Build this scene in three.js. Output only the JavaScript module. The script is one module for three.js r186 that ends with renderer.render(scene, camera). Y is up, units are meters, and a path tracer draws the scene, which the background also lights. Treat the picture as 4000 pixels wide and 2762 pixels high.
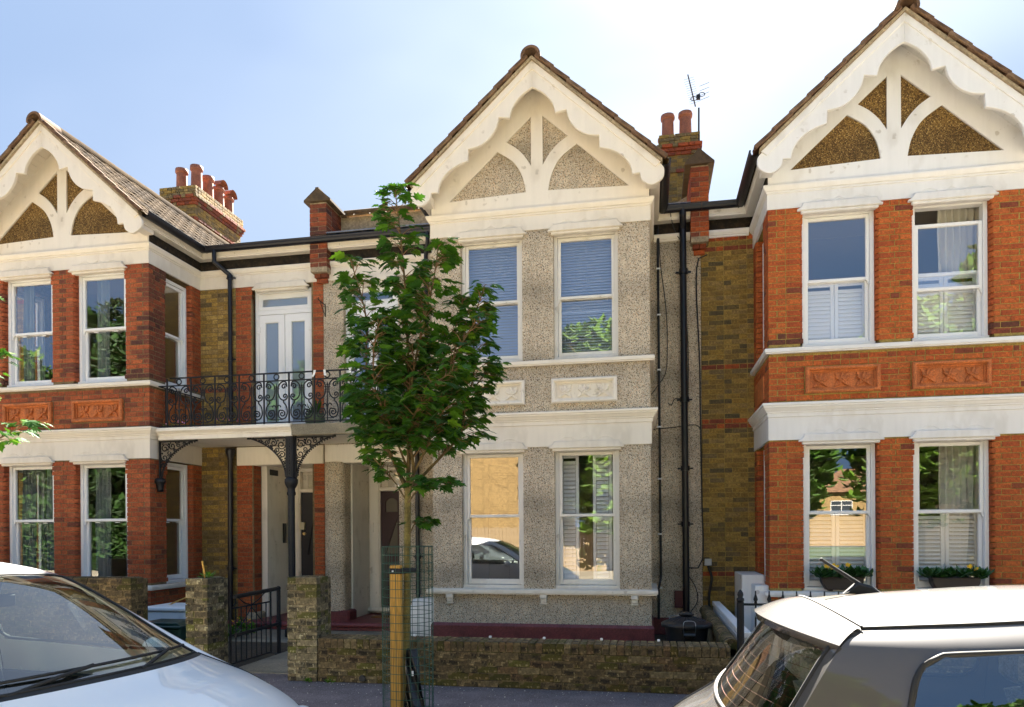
import * as THREE from 'three';
import { mergeGeometries } from 'three/addons/utils/BufferGeometryUtils.js';

// ---------------------------------------------------------------- camera
const scene = new THREE.Scene();
const FOC = 2813.95, PPY = 2080.67;
const camera = new THREE.PerspectiveCamera(2 * Math.atan(PPY / FOC) * 180 / Math.PI, 4000 / (2 * PPY), 0.1, 600);
camera.setViewOffset(4000, 2 * PPY, 0, 0, 4000, 2762);
camera.rotation.order = 'YXZ';
camera.position.set(1.5037, 1.6008, 10.0444);
camera.rotation.set(-0.0013, 0.1864, -0.0064);
camera.updateMatrixWorld(true); camera.updateProjectionMatrix();
scene.add(camera);

// ---------------------------------------------------------------- sun, sky, exposure
const EXPOSURE = 10.2;
const AZ = 7 * Math.PI / 180, EL = 43 * Math.PI / 180;
const sunDir = new THREE.Vector3(Math.cos(EL) * Math.sin(AZ), Math.sin(EL), -Math.cos(EL) * Math.cos(AZ));
const sun = new THREE.DirectionalLight(new THREE.Color().setRGB(1, 0.93, 0.82), 5.0);
sun.position.copy(sunDir).multiplyScalar(60); sun.target.position.set(0, 0, 0);
sun.castShadow = true; sun.shadow.mapSize.set(2048, 2048); sun.shadow.radius = 1;
{ const c = sun.shadow.camera; c.left = -45; c.right = 45; c.top = 45; c.bottom = -45; c.near = 1; c.far = 160; }
scene.add(sun, sun.target);

function rng(seed) { let a = seed >>> 0; return () => { a |= 0; a = a + 0x6D2B79F5 | 0; let t = Math.imul(a ^ a >>> 15, 1 | a); t = t + Math.imul(t ^ t >>> 7, 61 | t) ^ t; return ((t ^ t >>> 14) >>> 0) / 4294967296; }; }
const hash2 = (x, y) => { let h = Math.imul(x | 0, 374761393) + Math.imul(y | 0, 668265263) | 0; h = Math.imul(h ^ h >>> 13, 1274126177); return ((h ^ h >>> 16) >>> 0) / 4294967296; };
// value noise that repeats every p cells
function vn(x, y, p = 1 << 20) {
  const xi = Math.floor(x), yi = Math.floor(y), fx = x - xi, fy = y - yi, m = (a) => ((a % p) + p) % p;
  const sx = fx * fx * (3 - 2 * fx), sy = fy * fy * (3 - 2 * fy);
  const a = hash2(m(xi), m(yi)), b = hash2(m(xi + 1), m(yi)), c = hash2(m(xi), m(yi + 1)), d = hash2(m(xi + 1), m(yi + 1));
  return a + (b - a) * sx + (c - a) * sy + (a - b - c + d) * sx * sy;
}
function fbm(x, y, p, o = 4) { let s = 0, w = 0.5, t = 0; for (let i = 0; i < o; i++) { s += w * vn(x, y, p); t += w; w *= 0.5; x *= 2; y *= 2; p *= 2; } return s / t; }
const clamp = (x, a = 0, b = 1) => Math.min(b, Math.max(a, x));
const smooth = (a, b, x) => { const t = clamp((x - a) / (b - a)); return t * t * (3 - 2 * t); };
const lerp = (a, b, t) => a + (b - a) * t;

{ // thin bright haze around the sun, pale blue away from it, a little drifting cirrus
  const W = 1024, H = 512, data = new Float32Array(W * H * 4), d = new THREE.Vector3();
  for (let j = 0; j < H; j++) for (let i = 0; i < W; i++) {
    const v = (j + 0.5) / H, u = (i + 0.5) / W, el = (v - 0.5) * Math.PI, ph = (u - 0.5) * 2 * Math.PI;
    d.set(Math.cos(el) * Math.cos(ph), Math.sin(el), Math.cos(el) * Math.sin(ph));
    const th = Math.acos(clamp(d.dot(sunDir), -1, 1)) * 180 / Math.PI;
    const y = Math.max(d.y, 0), hz = Math.pow(1 - y, 3.2);
    const k = 1 / (0.3 + y), n = fbm(d.x * k * 1.5 + 7, d.z * k * 2.6 + 3, 1 << 20, 5), n2 = fbm(d.x * k * 0.7 + 31, d.z * k * 1.1 + 12, 1 << 20, 3), veil = smooth(0.38, 0.72, 0.55 * n + 0.45 * n2);
    const a = 0.155 * Math.exp(-th / 11.5) * (0.5 + 0.8 * veil) + 0.0052 * veil * (0.6 + 0.8 * n);
    const away = smooth(38, 105, th);   // the clear sky is a deeper blue away from the sun
    let r = (0.0405 + 0.009 * hz) * (1 - 0.34 * away), g = (0.0570 + 0.008 * hz) * (1 - 0.14 * away), b = (0.0875 + 0.003 * hz) * (1 + 0.06 * away);
    r += a * 1.0; g += a * 0.95; b += a * 0.84;
    if (d.y < 0) { const f = smooth(0, -0.15, d.y); r = lerp(r, 0.03, f); g = lerp(g, 0.03, f); b = lerp(b, 0.03, f); }
    const o = (j * W + i) * 4; data[o] = r; data[o + 1] = g; data[o + 2] = b; data[o + 3] = 1;
  }
  const t = new THREE.DataTexture(data, W, H, THREE.RGBAFormat, THREE.FloatType);
  t.mapping = THREE.EquirectangularReflectionMapping; t.magFilter = t.minFilter = THREE.LinearFilter; t.needsUpdate = true;
  scene.background = t; scene.environment = t;
}
const renderer = new THREE.WebGLRenderer({ antialias: true });
renderer.toneMapping = THREE.LinearToneMapping;
renderer.toneMappingExposure = EXPOSURE;
renderer.shadowMap.enabled = true;

// ---------------------------------------------------------------- helpers
const V3 = (x, y, z) => new THREE.Vector3(x, y, z);
const lin = (r, g, b) => new THREE.Color().setRGB(r, g, b);
function boxUV(g) {   // uv in metres from the face's main direction
  const p = g.attributes.position, uv = new Float32Array(p.count * 2), a = V3(), b = V3(), c = V3();
  for (let i = 0; i < p.count; i += 3) {
    a.fromBufferAttribute(p, i); b.fromBufferAttribute(p, i + 1).sub(a); c.fromBufferAttribute(p, i + 2).sub(a); b.cross(c);
    const x = Math.abs(b.x), y = Math.abs(b.y), z = Math.abs(b.z);
    for (let k = 0; k < 3; k++) {
      const q = i + k, X = p.getX(q), Y = p.getY(q), Z = p.getZ(q);
      if (z >= x && z >= y) { uv[q * 2] = X; uv[q * 2 + 1] = Y; } else if (x >= y) { uv[q * 2] = Z; uv[q * 2 + 1] = Y; } else { uv[q * 2] = X; uv[q * 2 + 1] = Z; }
    }
  }
  g.setAttribute('uv', new THREE.BufferAttribute(uv, 2)); return g;
}
function plain(g, keepUV) {   // the same attributes for all, so that they merge
  if (g.index) g = g.toNonIndexed();
  if (!g.attributes.normal) g.computeVertexNormals();
  for (const k of Object.keys(g.attributes)) if (!['position', 'normal', 'uv', 'color'].includes(k)) g.deleteAttribute(k);
  if (!keepUV) boxUV(g);
  return g;
}
function merged(list, keepUV) {
  const a = (Array.isArray(list) ? list.flat(3) : [list]).map((g) => plain(g, keepUV));
  return a.length === 1 ? a[0] : mergeGeometries(a);
}
const usedNames = new Map();
function numbered(n) { const k = usedNames.get(n) ?? 0; usedNames.set(n, k + 1); return k ? `${n}_${String(k).padStart(3, '0')}` : n; }
function mesh(name, geos, mat, parent, keepUV) {
  const m = new THREE.Mesh(merged(geos, keepUV), mat); m.name = name; m.castShadow = m.receiveShadow = true; parent.add(m); return m;
}
function thing(name, label, category, pos = [0, 0, 0], group) {
  const g = new THREE.Group(); g.name = numbered(name); g.position.set(...pos); scene.add(g);
  g.userData.label = label; g.userData.category = category; if (group) g.userData.group = group;
  return g;
}
function structure(name, geos, mat, label) { const m = mesh(name, geos, mat, scene); m.userData.kind = 'structure'; if (label) m.userData.label = label; return m; }
const grp = (name, parent) => { const g = new THREE.Group(); g.name = name; parent.add(g); return g; };
const move = (g, x, y, z) => g.translate(x, y, z);
// chamfered box, centred
function cbox(w, h, d, c = 0.004) {
  c = Math.min(c, w * 0.3, h * 0.3, d * 0.3);
  const X = w / 2, Y = h / 2, Z = d / 2, P = [], q = (...a) => { P.push(a[0], a[1], a[2], a[0], a[2], a[3]); };
  const f = (s, ax) => { // corner points of the face on axis ax, side s
    const e = [X, Y, Z], o = []; const [i, j] = ax === 0 ? [1, 2] : ax === 1 ? [2, 0] : [0, 1];
    for (const [a, b] of [[-1, -1], [1, -1], [1, 1], [-1, 1]]) { const v = [0, 0, 0]; v[ax] = s * e[ax]; v[i] = a * (e[i] - c); v[j] = b * (e[j] - c); o.push(v); }
    return s > 0 ? o : o.reverse();
  };
  const F = {}; for (const ax of [0, 1, 2]) for (const s of [-1, 1]) { F[ax + '' + s] = f(s, ax); q(...F[ax + '' + s]); }
  const pt = (ax, sx, sy, sz) => { const s = [sx, sy, sz], e = [X, Y, Z]; return e.map((v, k) => s[k] * (k === ax ? v : v - c)); };
  for (const [a, b] of [[0, 1], [1, 2], [2, 0]]) { const k = 3 - a - b;
    for (const sa of [-1, 1]) for (const sb of [-1, 1]) {
      const mk = (ax, sk) => { const s = [0, 0, 0]; s[a] = sa; s[b] = sb; s[k] = sk; return pt(ax, ...s); };
      const r = [mk(a, -1), mk(b, -1), mk(b, 1), mk(a, 1)]; if (sa * sb < 0) r.reverse(); q(...r);
    } }
  for (const sx of [-1, 1]) for (const sy of [-1, 1]) for (const sz of [-1, 1]) { const t = [pt(0, sx, sy, sz), pt(1, sx, sy, sz), pt(2, sx, sy, sz)]; if (sx * sy * sz < 0) t.reverse(); P.push(...t); }
  const g = new THREE.BufferGeometry(); g.setAttribute('position', new THREE.BufferAttribute(new Float32Array(P.flat()), 3)); g.computeVertexNormals(); return boxUV(g);
}
// box between two corners
const bx = (x0, y0, z0, x1, y1, z1, c = 0.004) => move(cbox(Math.abs(x1 - x0), Math.abs(y1 - y0), Math.abs(z1 - z0), c), (x0 + x1) / 2, (y0 + y1) / 2, (z0 + z1) / 2);
const shapeOf = (pts) => new THREE.Shape(pts.map(([x, y]) => new THREE.Vector2(x, y)));
const pathOf = (pts) => new THREE.Path(pts.map(([x, y]) => new THREE.Vector2(x, y)));
const rect = (x0, y0, x1, y1) => [[x0, y0], [x1, y0], [x1, y1], [x0, y1]];
function ext(shape, depth, bevel = 0, seg = 6) {
  return new THREE.ExtrudeGeometry(shape, { depth: depth - 2 * bevel, bevelEnabled: bevel > 0, bevelSize: bevel, bevelThickness: bevel, bevelOffset: -bevel, bevelSegments: 1, curveSegments: seg }).translate(0, 0, bevel);
}
function tube(pts, r, rad = 6, closed = false, n) {
  const v = pts.map((p) => p.isVector3 ? p : V3(...p));
  const c = v.length === 2 ? new THREE.LineCurve3(v[0], v[1]) : new THREE.CatmullRomCurve3(v, closed, 'centripetal');
  return new THREE.TubeGeometry(c, n ?? (v.length === 2 ? 1 : Math.max(8, v.length * 4)), r, rad, closed);
}
function rod(a, b, r0, r1 = r0, n = 10) {   // closed, tapered
  const A = V3(...a), B = V3(...b), g = new THREE.CylinderGeometry(r1, r0, A.distanceTo(B), n);
  g.applyQuaternion(new THREE.Quaternion().setFromUnitVectors(V3(0, 1, 0), B.clone().sub(A).normalize())); return g.translate((A.x + B.x) / 2, (A.y + B.y) / 2, (A.z + B.z) / 2);
}
const lathe = (pts, n = 16) => new THREE.LatheGeometry(pts.map(([r, y]) => new THREE.Vector2(r, y)), n);
// profile [[out, y]...] swept along a plan path [[x, z]...] with mitred corners; outwards is to the path's right hand
function molding(profile, path) {
  const off = (o) => path.map((p, i) => {
    const n = (a, b) => { const dx = b[0] - a[0], dz = b[1] - a[1], l = Math.hypot(dx, dz); return [-dz / l, dx / l]; };
    const n0 = i ? n(path[i - 1], p) : n(p, path[i + 1]), n1 = i < path.length - 1 ? n(p, path[i + 1]) : n0;
    const k = 1 + n0[0] * n1[0] + n0[1] * n1[1]; return [p[0] + o * (n0[0] + n1[0]) / k, p[1] + o * (n0[1] + n1[1]) / k];
  });
  const P = [], rows = profile.map(([o, y]) => off(o).map(([x, z]) => [x, y, z]));
  for (let i = 0; i < rows.length - 1; i++) for (let j = 0; j < path.length - 1; j++) { const a = rows[i][j], b = rows[i][j + 1], c = rows[i + 1][j + 1], d = rows[i + 1][j]; P.push(a, b, c, a, c, d); }
  const ring = (j, f) => { const pts = profile.map(([o, y]) => new THREE.Vector2(o, y)); for (const t of THREE.ShapeUtils.triangulateShape(pts, [])) { const q = t.map((k) => rows[k][j]); if (f) q.reverse(); P.push(...q); } };
  ring(0, false); ring(path.length - 1, true);
  const g = new THREE.BufferGeometry(); g.setAttribute('position', new THREE.BufferAttribute(new Float32Array(P.flat()), 3)); g.computeVertexNormals(); return boxUV(g);
}
const M4 = () => new THREE.Matrix4();
const _v = V3(), _w = V3();
// how large a piece shows in the picture (0 when turned away or out of the frame)
function shows(m, w, h, n) {
  _v.setFromMatrixPosition(m); _w.copy(camera.position).sub(_v); const d = _w.length(); const f = n ? _w.dot(n) / d : 1; if (f <= 0.02) return 0;
  _v.project(camera); if (Math.abs(_v.x) > 1.02 || Math.abs(_v.y) > 1.02 || _v.z > 1) return 0;
  return w * h * f / (d * d);
}
// pieces of one kind on one thing: the 300 that show largest become meshes, the rest one mass
class Pieces {
  constructor(name, mass, tones, mats, massMat, most = 300) { Object.assign(this, { name, mass, tones, mats, massMat, most, list: [] }); }
  add(geo, matrix, tone, score, parent) { this.list.push({ geo, matrix, tone, score, parent }); }
  finish(root) {
    this.list.sort((a, b) => b.score - a.score);
    const rest = [];
    this.list.forEach((p, i) => {
      if (i < this.most && p.score > 0) { const m = new THREE.Mesh(p.geo, this.mats[p.tone]); m.name = this.name; m.applyMatrix4(p.matrix); m.castShadow = m.receiveShadow = true; (p.parent ?? root).add(m); } else rest.push(p);
    });
    if (!rest.length) return;
    const gs = rest.map((p) => { const g = p.geo.clone().applyMatrix4(p.matrix), n = g.attributes.position.count, c = this.tones[p.tone], a = new Float32Array(n * 3); for (let i = 0; i < n; i++) { a[i * 3] = c.r; a[i * 3 + 1] = c.g; a[i * 3 + 2] = c.b; } g.setAttribute('color', new THREE.BufferAttribute(a, 3)); return g; });
    const m = new THREE.Mesh(mergeGeometries(gs), this.massMat); m.name = this.mass; m.userData.kind = 'stuff'; m.castShadow = m.receiveShadow = true; root.add(m);
  }
}
// a surface through rows of points
function surface(rows, flip) {
  const nv = rows.length, nu = rows[0].length, pos = [], uv = [], idx = [];
  for (let j = 0; j < nv; j++) for (let i = 0; i < nu; i++) { const p = rows[j][i]; pos.push(p.x ?? p[0], p.y ?? p[1], p.z ?? p[2]); uv.push(i / (nu - 1), j / (nv - 1)); }
  for (let j = 0; j < nv - 1; j++) for (let i = 0; i < nu - 1; i++) { const a = j * nu + i, b = a + 1, c = a + nu, d = c + 1; if (flip) idx.push(a, c, b, b, c, d); else idx.push(a, b, c, b, d, c); }
  const g = new THREE.BufferGeometry(); g.setAttribute('position', new THREE.Float32BufferAttribute(pos, 3)); g.setAttribute('uv', new THREE.Float32BufferAttribute(uv, 2)); g.setIndex(idx); g.computeVertexNormals(); return g;
}
// ---------------------------------------------------------------- textures and materials
function tex(n, fn, srgb = true) {   // fn(u, v) -> [r, g, b] 0..1, sRGB when srgb
  const d = new Uint8Array(n * n * 4);
  for (let j = 0; j < n; j++) for (let i = 0; i < n; i++) { const c = fn((i + 0.5) / n, (j + 0.5) / n), o = (j * n + i) * 4; d[o] = clamp(c[0]) * 255; d[o + 1] = clamp(c[1]) * 255; d[o + 2] = clamp(c[2]) * 255; d[o + 3] = 255; }
  const t = new THREE.DataTexture(d, n, n); t.wrapS = t.wrapT = THREE.RepeatWrapping; t.magFilter = THREE.LinearFilter; t.minFilter = THREE.LinearMipmapLinearFilter; t.generateMipmaps = true; if (srgb) t.colorSpace = THREE.SRGBColorSpace; t.needsUpdate = true; return t;
}
const grey = (n, fn) => tex(n, (u, v) => { const x = fn(u, v); return [x, x, x]; }, false);
const sizedCache = new Map();
const sized = (t, m, my = m) => { const k = `${t.id}|${m}|${my}`; if (!sizedCache.has(k)) { const c = t.clone(); c.repeat.set(1 / m, 1 / my); c.needsUpdate = true; sizedCache.set(k, c); } return sizedCache.get(k); };
const std = (o) => new THREE.MeshStandardMaterial(o), phy = (o) => new THREE.MeshPhysicalMaterial(o);

// grain maps shared by many materials (multiply the base colour)
const tGrain = tex(512, (u, v) => { const a = fbm(u * 8, v * 8, 8, 5), b = fbm(u * 60, v * 60, 60, 3); const x = 0.80 + 0.22 * (a - 0.5) + 0.34 * (b - 0.5); return [x, x, x]; });
const tGrainB = grey(512, (u, v) => 0.6 * fbm(u * 30, v * 30, 30, 3) + 0.4 * fbm(u * 110, v * 110, 110, 2));
const tBrickFace = tex(512, (u, v) => { const a = fbm(u * 22, v * 22, 22, 4), b = vn(u * 150, v * 150, 150), s = vn(u * 90 + 5, v * 90, 90) > 0.9 ? 0.62 : 1; const x = (0.80 + 0.42 * (a - 0.5) + 0.26 * (b - 0.5)) * s; return [x, x * 0.985, x * 0.96]; });
const tPaint = tex(1024, (u, v) => {   // old gloss paint: faint brush marks, thin smears of grime, a few flaked spots
  const a = fbm(u * 5, v * 5, 5, 5), st = fbm(u * 60, v * 6, 6, 3), sp = fbm(u * 34 + 3, v * 34, 34, 4), big = fbm(u * 4 + 2, v * 4, 4, 4), gr = fbm(u * 14 + 5, v * 7 + 1, 7, 5);
  let x = 0.955 + 0.05 * (a - 0.5) + 0.035 * (st - 0.5); const w = smooth(0.70, 0.82, sp) * smooth(0.55, 0.70, big) * 0.13 + smooth(0.52, 0.8, gr) * 0.05; x *= 1 - w; return [x, x * (1 - w * 0.12), x * (1 - w * 0.3)]; });
// pebbles: nearest of jittered points
function pebbles(n, cells, pal, seed) {
  const col = []; const r = rng(seed);
  for (let i = 0; i < cells * cells; i++) col.push([r(), r(), pal(r)]);
  const H = new Float32Array(n * n); const t = tex(n, (u, v) => {
    const x = u * cells, y = v * cells, xi = Math.floor(x), yi = Math.floor(y); let d1 = 9, d2 = 9, c = null;
    for (let a = -1; a <= 1; a++) for (let b = -1; b <= 1; b++) { const q = col[((yi + b + cells) % cells) * cells + (xi + a + cells) % cells]; const dx = xi + a + q[0] - x, dy = yi + b + q[1] - y, d = dx * dx + dy * dy; if (d < d1) { d2 = d1; d1 = d; c = q[2]; } else if (d < d2) d2 = d; }
    const e = Math.sqrt(d2) - Math.sqrt(d1), g = smooth(0, 0.28, e); H[Math.min(n - 1, Math.floor(v * n)) * n + Math.min(n - 1, Math.floor(u * n))] = g * (0.75 + 0.25 * c[3]);
    const st = 0.92 + 0.34 * (fbm(u * 3, v * 3, 3, 5) - 0.5); const m = pal.mortar; return [0, 1, 2].map((k) => lerp(m[k], c[k], g) * st); });
  const b = grey(n, (u, v) => H[Math.min(n - 1, Math.floor(v * n)) * n + Math.min(n - 1, Math.floor(u * n))]);
  return [t, b];
}
const palDash = (r) => { const k = r(), j = (r() - 0.5) * 0.10; const c = k < 0.14 ? [0.32, 0.27, 0.22] : k < 0.28 ? [0.80, 0.73, 0.63] : k < 0.70 ? [0.93, 0.88, 0.78] : k < 0.91 ? [1, 0.97, 0.91] : [0.86, 0.71, 0.55]; return [c[0] + j, c[1] + j, c[2] + j, r()]; }; palDash.mortar = [0.86, 0.80, 0.70];
const [tDash, tDashB] = pebbles(1024, 112, palDash, 11);
const palOld = (r) => { const k = r(), j = (r() - 0.5) * 0.1; const c = k < 0.30 ? [0.32, 0.24, 0.14] : k < 0.62 ? [0.55, 0.44, 0.27] : k < 0.90 ? [0.70, 0.58, 0.35] : [0.90, 0.80, 0.56]; return [c[0] + j, c[1] + j, c[2] + j, r()]; }; palOld.mortar = [0.56, 0.46, 0.28];
const [tOld, tOldB] = pebbles(1024, 104, palOld, 12);
const tAsphalt = tex(512, (u, v) => { const a = vn(u * 180, v * 180, 180), b = fbm(u * 6, v * 6, 6, 4), s = a > 0.93 ? 0.22 : 0; const x = 0.42 + 0.18 * (a - 0.5) + 0.12 * (b - 0.5) + s; return [x, x * 0.97, x * 1.0]; });
const tConcrete = tex(512, (u, v) => { const a = fbm(u * 7, v * 7, 7, 5), b = vn(u * 140, v * 140, 140); const x = 0.62 + 0.22 * (a - 0.5) + 0.14 * (b - 0.5); return [x, x * 0.96, x * 0.87]; });
const tMoss = tex(1024, (u, v) => {   // weathered old brick: soot, lime specks, lichen and moss patches
  const a = fbm(u * 9, v * 9, 9, 5), b = fbm(u * 40 + 1, v * 40, 40, 3), m = fbm(u * 6 + 9, v * 6 + 4, 6, 5), l = fbm(u * 34 + 7, v * 34 + 2, 34, 3), w = vn(u * 120 + 4, v * 120, 120);
  let c = [0.86, 0.80, 0.67].map((k) => k * (0.72 + 0.8 * (a - 0.5) + 0.5 * (b - 0.5)));
  const g = smooth(0.52, 0.66, m) * 0.75; c = [lerp(c[0], 0.42, g), lerp(c[1], 0.44, g), lerp(c[2], 0.16, g)];
  const q = smooth(0.68, 0.76, l); c = c.map((k, i) => lerp(k, [0.86, 0.83, 0.72][i], q * 0.8)); if (w > 0.955) c = [0.95, 0.93, 0.86]; const d = smooth(0.60, 0.72, fbm(u * 12 + 3, v * 12 + 8, 12, 4)); return c.map((k) => k * (1 - 0.42 * d)); });
const tWood = tex(512, (u, v) => { const a = fbm(u * 30, v * 3, 3, 4), b = fbm(u * 120, v * 8, 8, 2), k = 0.5 + 0.5 * Math.sin((u * 14 + 2.5 * a) * 6.283); const x = 0.84 + 0.16 * (k - 0.5) + 0.2 * (b - 0.5); return [x, x * 0.97, x * 0.9]; });
const tBark = tex(512, (u, v) => { const a = fbm(u * 16, v * 5, 5, 5), b = fbm(u * 50, v * 40, 10, 2); const x = 0.75 + 0.5 * (a - 0.5) + 0.25 * (b - 0.5); return [x, x, x * 0.95]; });
const tRoof = tex(512, (u, v) => { const a = fbm(u * 8, v * 8, 8, 5), l = fbm(u * 26 + 3, v * 26, 26, 3), b = vn(u * 150, v * 150, 150); let x = 0.72 + 0.4 * (a - 0.5) + 0.2 * (b - 0.5); const q = smooth(0.64, 0.74, l); return [lerp(x, 0.86, q * 0.6), lerp(x * 0.97, 0.82, q * 0.6), lerp(x * 0.92, 0.62, q * 0.6)]; });

const M = {};
const paint = (r, g, b, o = {}) => std({ color: lin(r, g, b), roughness: 0.5, map: sized(tPaint, 2.9), bumpMap: sized(tGrainB, 0.7), bumpScale: 0.0008, ...o });
M.cream = paint(0.90, 0.82, 0.69); M.white = paint(0.90, 0.89, 0.87); M.upvc = std({ color: lin(0.84, 0.84, 0.83), roughness: 0.32 }); M.offwhite = std({ color: lin(0.86, 0.82, 0.74), roughness: 0.38, map: sized(tPaint, 2.3) });
M.dash = std({ color: lin(1, 0.965, 0.915), map: sized(tDash, 1.0), bumpMap: sized(tDashB, 1.0), bumpScale: 0.006, roughness: 0.85 });
M.oldDash = std({ color: lin(0.9, 0.8, 0.62), map: sized(tOld, 1.1), bumpMap: sized(tOldB, 1.1), bumpScale: 0.006, roughness: 0.9 });
M.render = std({ color: lin(0.60, 0.48, 0.31), map: sized(tGrain, 1.3), bumpMap: sized(tGrainB, 0.5), bumpScale: 0.003, roughness: 0.9 });
M.plaster = std({ color: lin(0.90, 0.83, 0.70), map: sized(tPaint, 1.9), roughness: 0.75 });
M.iron = std({ color: lin(0.005, 0.005, 0.007), roughness: 0.6, map: sized(tGrain, 0.4) }); M.black = std({ color: lin(0.012, 0.012, 0.014), roughness: 0.5 }); M.rubber = std({ color: lin(0.012, 0.012, 0.012), roughness: 0.7 });
M.pipe = std({ color: lin(0.006, 0.006, 0.010), roughness: 0.38, bumpMap: sized(tGrainB, 0.3), bumpScale: 0.001 });
M.lead = std({ color: lin(0.42, 0.42, 0.45), roughness: 0.35, metalness: 0.7, map: sized(tGrain, 0.5), bumpMap: sized(tGrainB, 0.2), bumpScale: 0.006 });
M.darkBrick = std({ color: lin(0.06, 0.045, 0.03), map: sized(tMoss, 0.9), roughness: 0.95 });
M.oxide = std({ color: lin(0.26, 0.05, 0.05), map: sized(tGrain, 0.8), bumpMap: sized(tGrainB, 0.4), bumpScale: 0.0015, roughness: 0.5 });
M.terra = std({ color: lin(0.80, 0.23, 0.055), map: sized(tGrain, 0.6), bumpMap: sized(tGrainB, 0.4), bumpScale: 0.001, roughness: 0.65 });
M.pot = std({ color: lin(0.46, 0.16, 0.08), map: sized(tGrain, 0.7), roughness: 0.7 });
M.asphalt = std({ color: lin(1.05, 0.90, 0.84), map: sized(tAsphalt, 1.1), bumpMap: sized(tGrainB, 0.35), bumpScale: 0.004, roughness: 0.9 });
M.path = std({ color: lin(0.62, 0.58, 0.52), map: sized(tConcrete, 1.6), bumpMap: sized(tGrainB, 0.6), bumpScale: 0.002, roughness: 0.9 });
M.road = std({ color: lin(1.0, 0.97, 0.92), map: sized(tConcrete, 2.2), bumpMap: sized(tGrainB, 0.35), bumpScale: 0.004, roughness: 0.95 });
M.kerb = std({ color: lin(0.62, 0.60, 0.55), map: sized(tConcrete, 0.9), roughness: 0.9 });
M.soil = std({ color: lin(0.10, 0.075, 0.045), map: sized(tGrain, 0.6), bumpMap: sized(tGrainB, 0.3), bumpScale: 0.02, roughness: 1 });
M.glass = phy({ color: 0xffffff, transmission: 1, thickness: 0, roughness: 0, ior: 2.8 });
M.roomWall = std({ color: lin(0.42, 0.38, 0.32), roughness: 0.95 }); M.roomFloor = std({ color: lin(0.16, 0.11, 0.07), roughness: 0.7 });
M.stake = std({ color: lin(0.80, 0.46, 0.10), map: sized(tWood, 0.3, 0.9), roughness: 0.8 });
M.bark = std({ color: lin(0.31, 0.25, 0.08), map: sized(tBark, 0.3), bumpMap: sized(tBark, 0.3), bumpScale: 0.004, roughness: 0.9 });
M.twig = std({ color: lin(0.20, 0.11, 0.05), roughness: 0.85 });
M.mesh = std({ color: lin(0.015, 0.075, 0.045), roughness: 0.45 });
const leafMat = (r, g, b) => phy({ color: lin(r, g, b), roughness: 0.6, transmission: 0.38, thickness: 0, side: THREE.DoubleSide, ior: 1.3, specularIntensity: 0.5 });
M.leaf = [leafMat(0.050, 0.150, 0.010), leafMat(0.070, 0.185, 0.010), leafMat(0.034, 0.110, 0.014), leafMat(0.13, 0.27, 0.015)];
M.curtain = phy({ color: lin(0.72, 0.70, 0.62), roughness: 1, transmission: 0.3, thickness: 0, side: THREE.DoubleSide });
M.blind = std({ color: lin(0.36, 0.39, 0.45), roughness: 0.6, side: THREE.DoubleSide });
M.shutter = std({ color: lin(0.80, 0.81, 0.80), roughness: 0.55 });
// brick tones
const toneSet = (list, o = {}) => { const c = list.map((a) => lin(...a)); return { tones: c, mats: c.map((k) => phy({ color: k, roughness: 0.85, map: sized(tBrickFace, 0.5), bumpMap: sized(tGrainB, 0.35), bumpScale: 0.002, ...o })), mass: phy({ color: 0xffffff, vertexColors: true, roughness: 0.85, map: sized(tBrickFace, 0.5), bumpMap: sized(tGrainB, 0.35), bumpScale: 0.002, ...o }) }; };
const TONES = {
  // 0-4 red face, 5-7 sooty red, 8-12 yellow stock, 13-15 sooty stock
  R: toneSet([[0.68, 0.155, 0.028], [0.61, 0.13, 0.024], [0.72, 0.18, 0.034], [0.55, 0.11, 0.024], [0.64, 0.165, 0.036], [0.31, 0.07, 0.03], [0.40, 0.09, 0.03], [0.18, 0.055, 0.03], [0.44, 0.28, 0.055], [0.36, 0.23, 0.05], [0.50, 0.33, 0.08], [0.31, 0.20, 0.05], [0.40, 0.27, 0.085], [0.21, 0.15, 0.05], [0.26, 0.185, 0.075], [0.15, 0.115, 0.05]]),
  L: toneSet([[0.56, 0.135, 0.038], [0.51, 0.115, 0.034], [0.61, 0.155, 0.045], [0.45, 0.105, 0.034], [0.55, 0.145, 0.05], [0.33, 0.09, 0.04], [0.25, 0.07, 0.035], [0.15, 0.05, 0.03], [0.56, 0.37, 0.085], [0.48, 0.31, 0.07], [0.62, 0.43, 0.12], [0.41, 0.27, 0.07], [0.52, 0.36, 0.12], [0.27, 0.19, 0.065], [0.32, 0.23, 0.10], [0.19, 0.14, 0.06]]),
};
M.mortarR = std({ color: lin(0.52, 0.37, 0.10), map: sized(tGrain, 0.7), bumpMap: sized(tGrainB, 0.3), bumpScale: 0.003, roughness: 1 });
M.mortarL = std({ color: lin(0.30, 0.21, 0.10), map: sized(tGrain, 0.7), bumpMap: sized(tGrainB, 0.3), bumpScale: 0.003, roughness: 1 });
const WALLT = toneSet([[0.60, 0.48, 0.30], [0.52, 0.41, 0.25], [0.43, 0.33, 0.20], [0.68, 0.57, 0.37], [0.54, 0.37, 0.22], [0.36, 0.29, 0.18], [0.85, 0.76, 0.55], [0.74, 0.65, 0.46]], { map: sized(tMoss, 0.9), roughness: 0.95, bumpMap: sized(tGrainB, 0.25), bumpScale: 0.007 });
M.mortarW = std({ color: lin(0.36, 0.29, 0.18), map: sized(tMoss, 0.8), bumpMap: sized(tGrainB, 0.3), bumpScale: 0.006, roughness: 1 });
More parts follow.
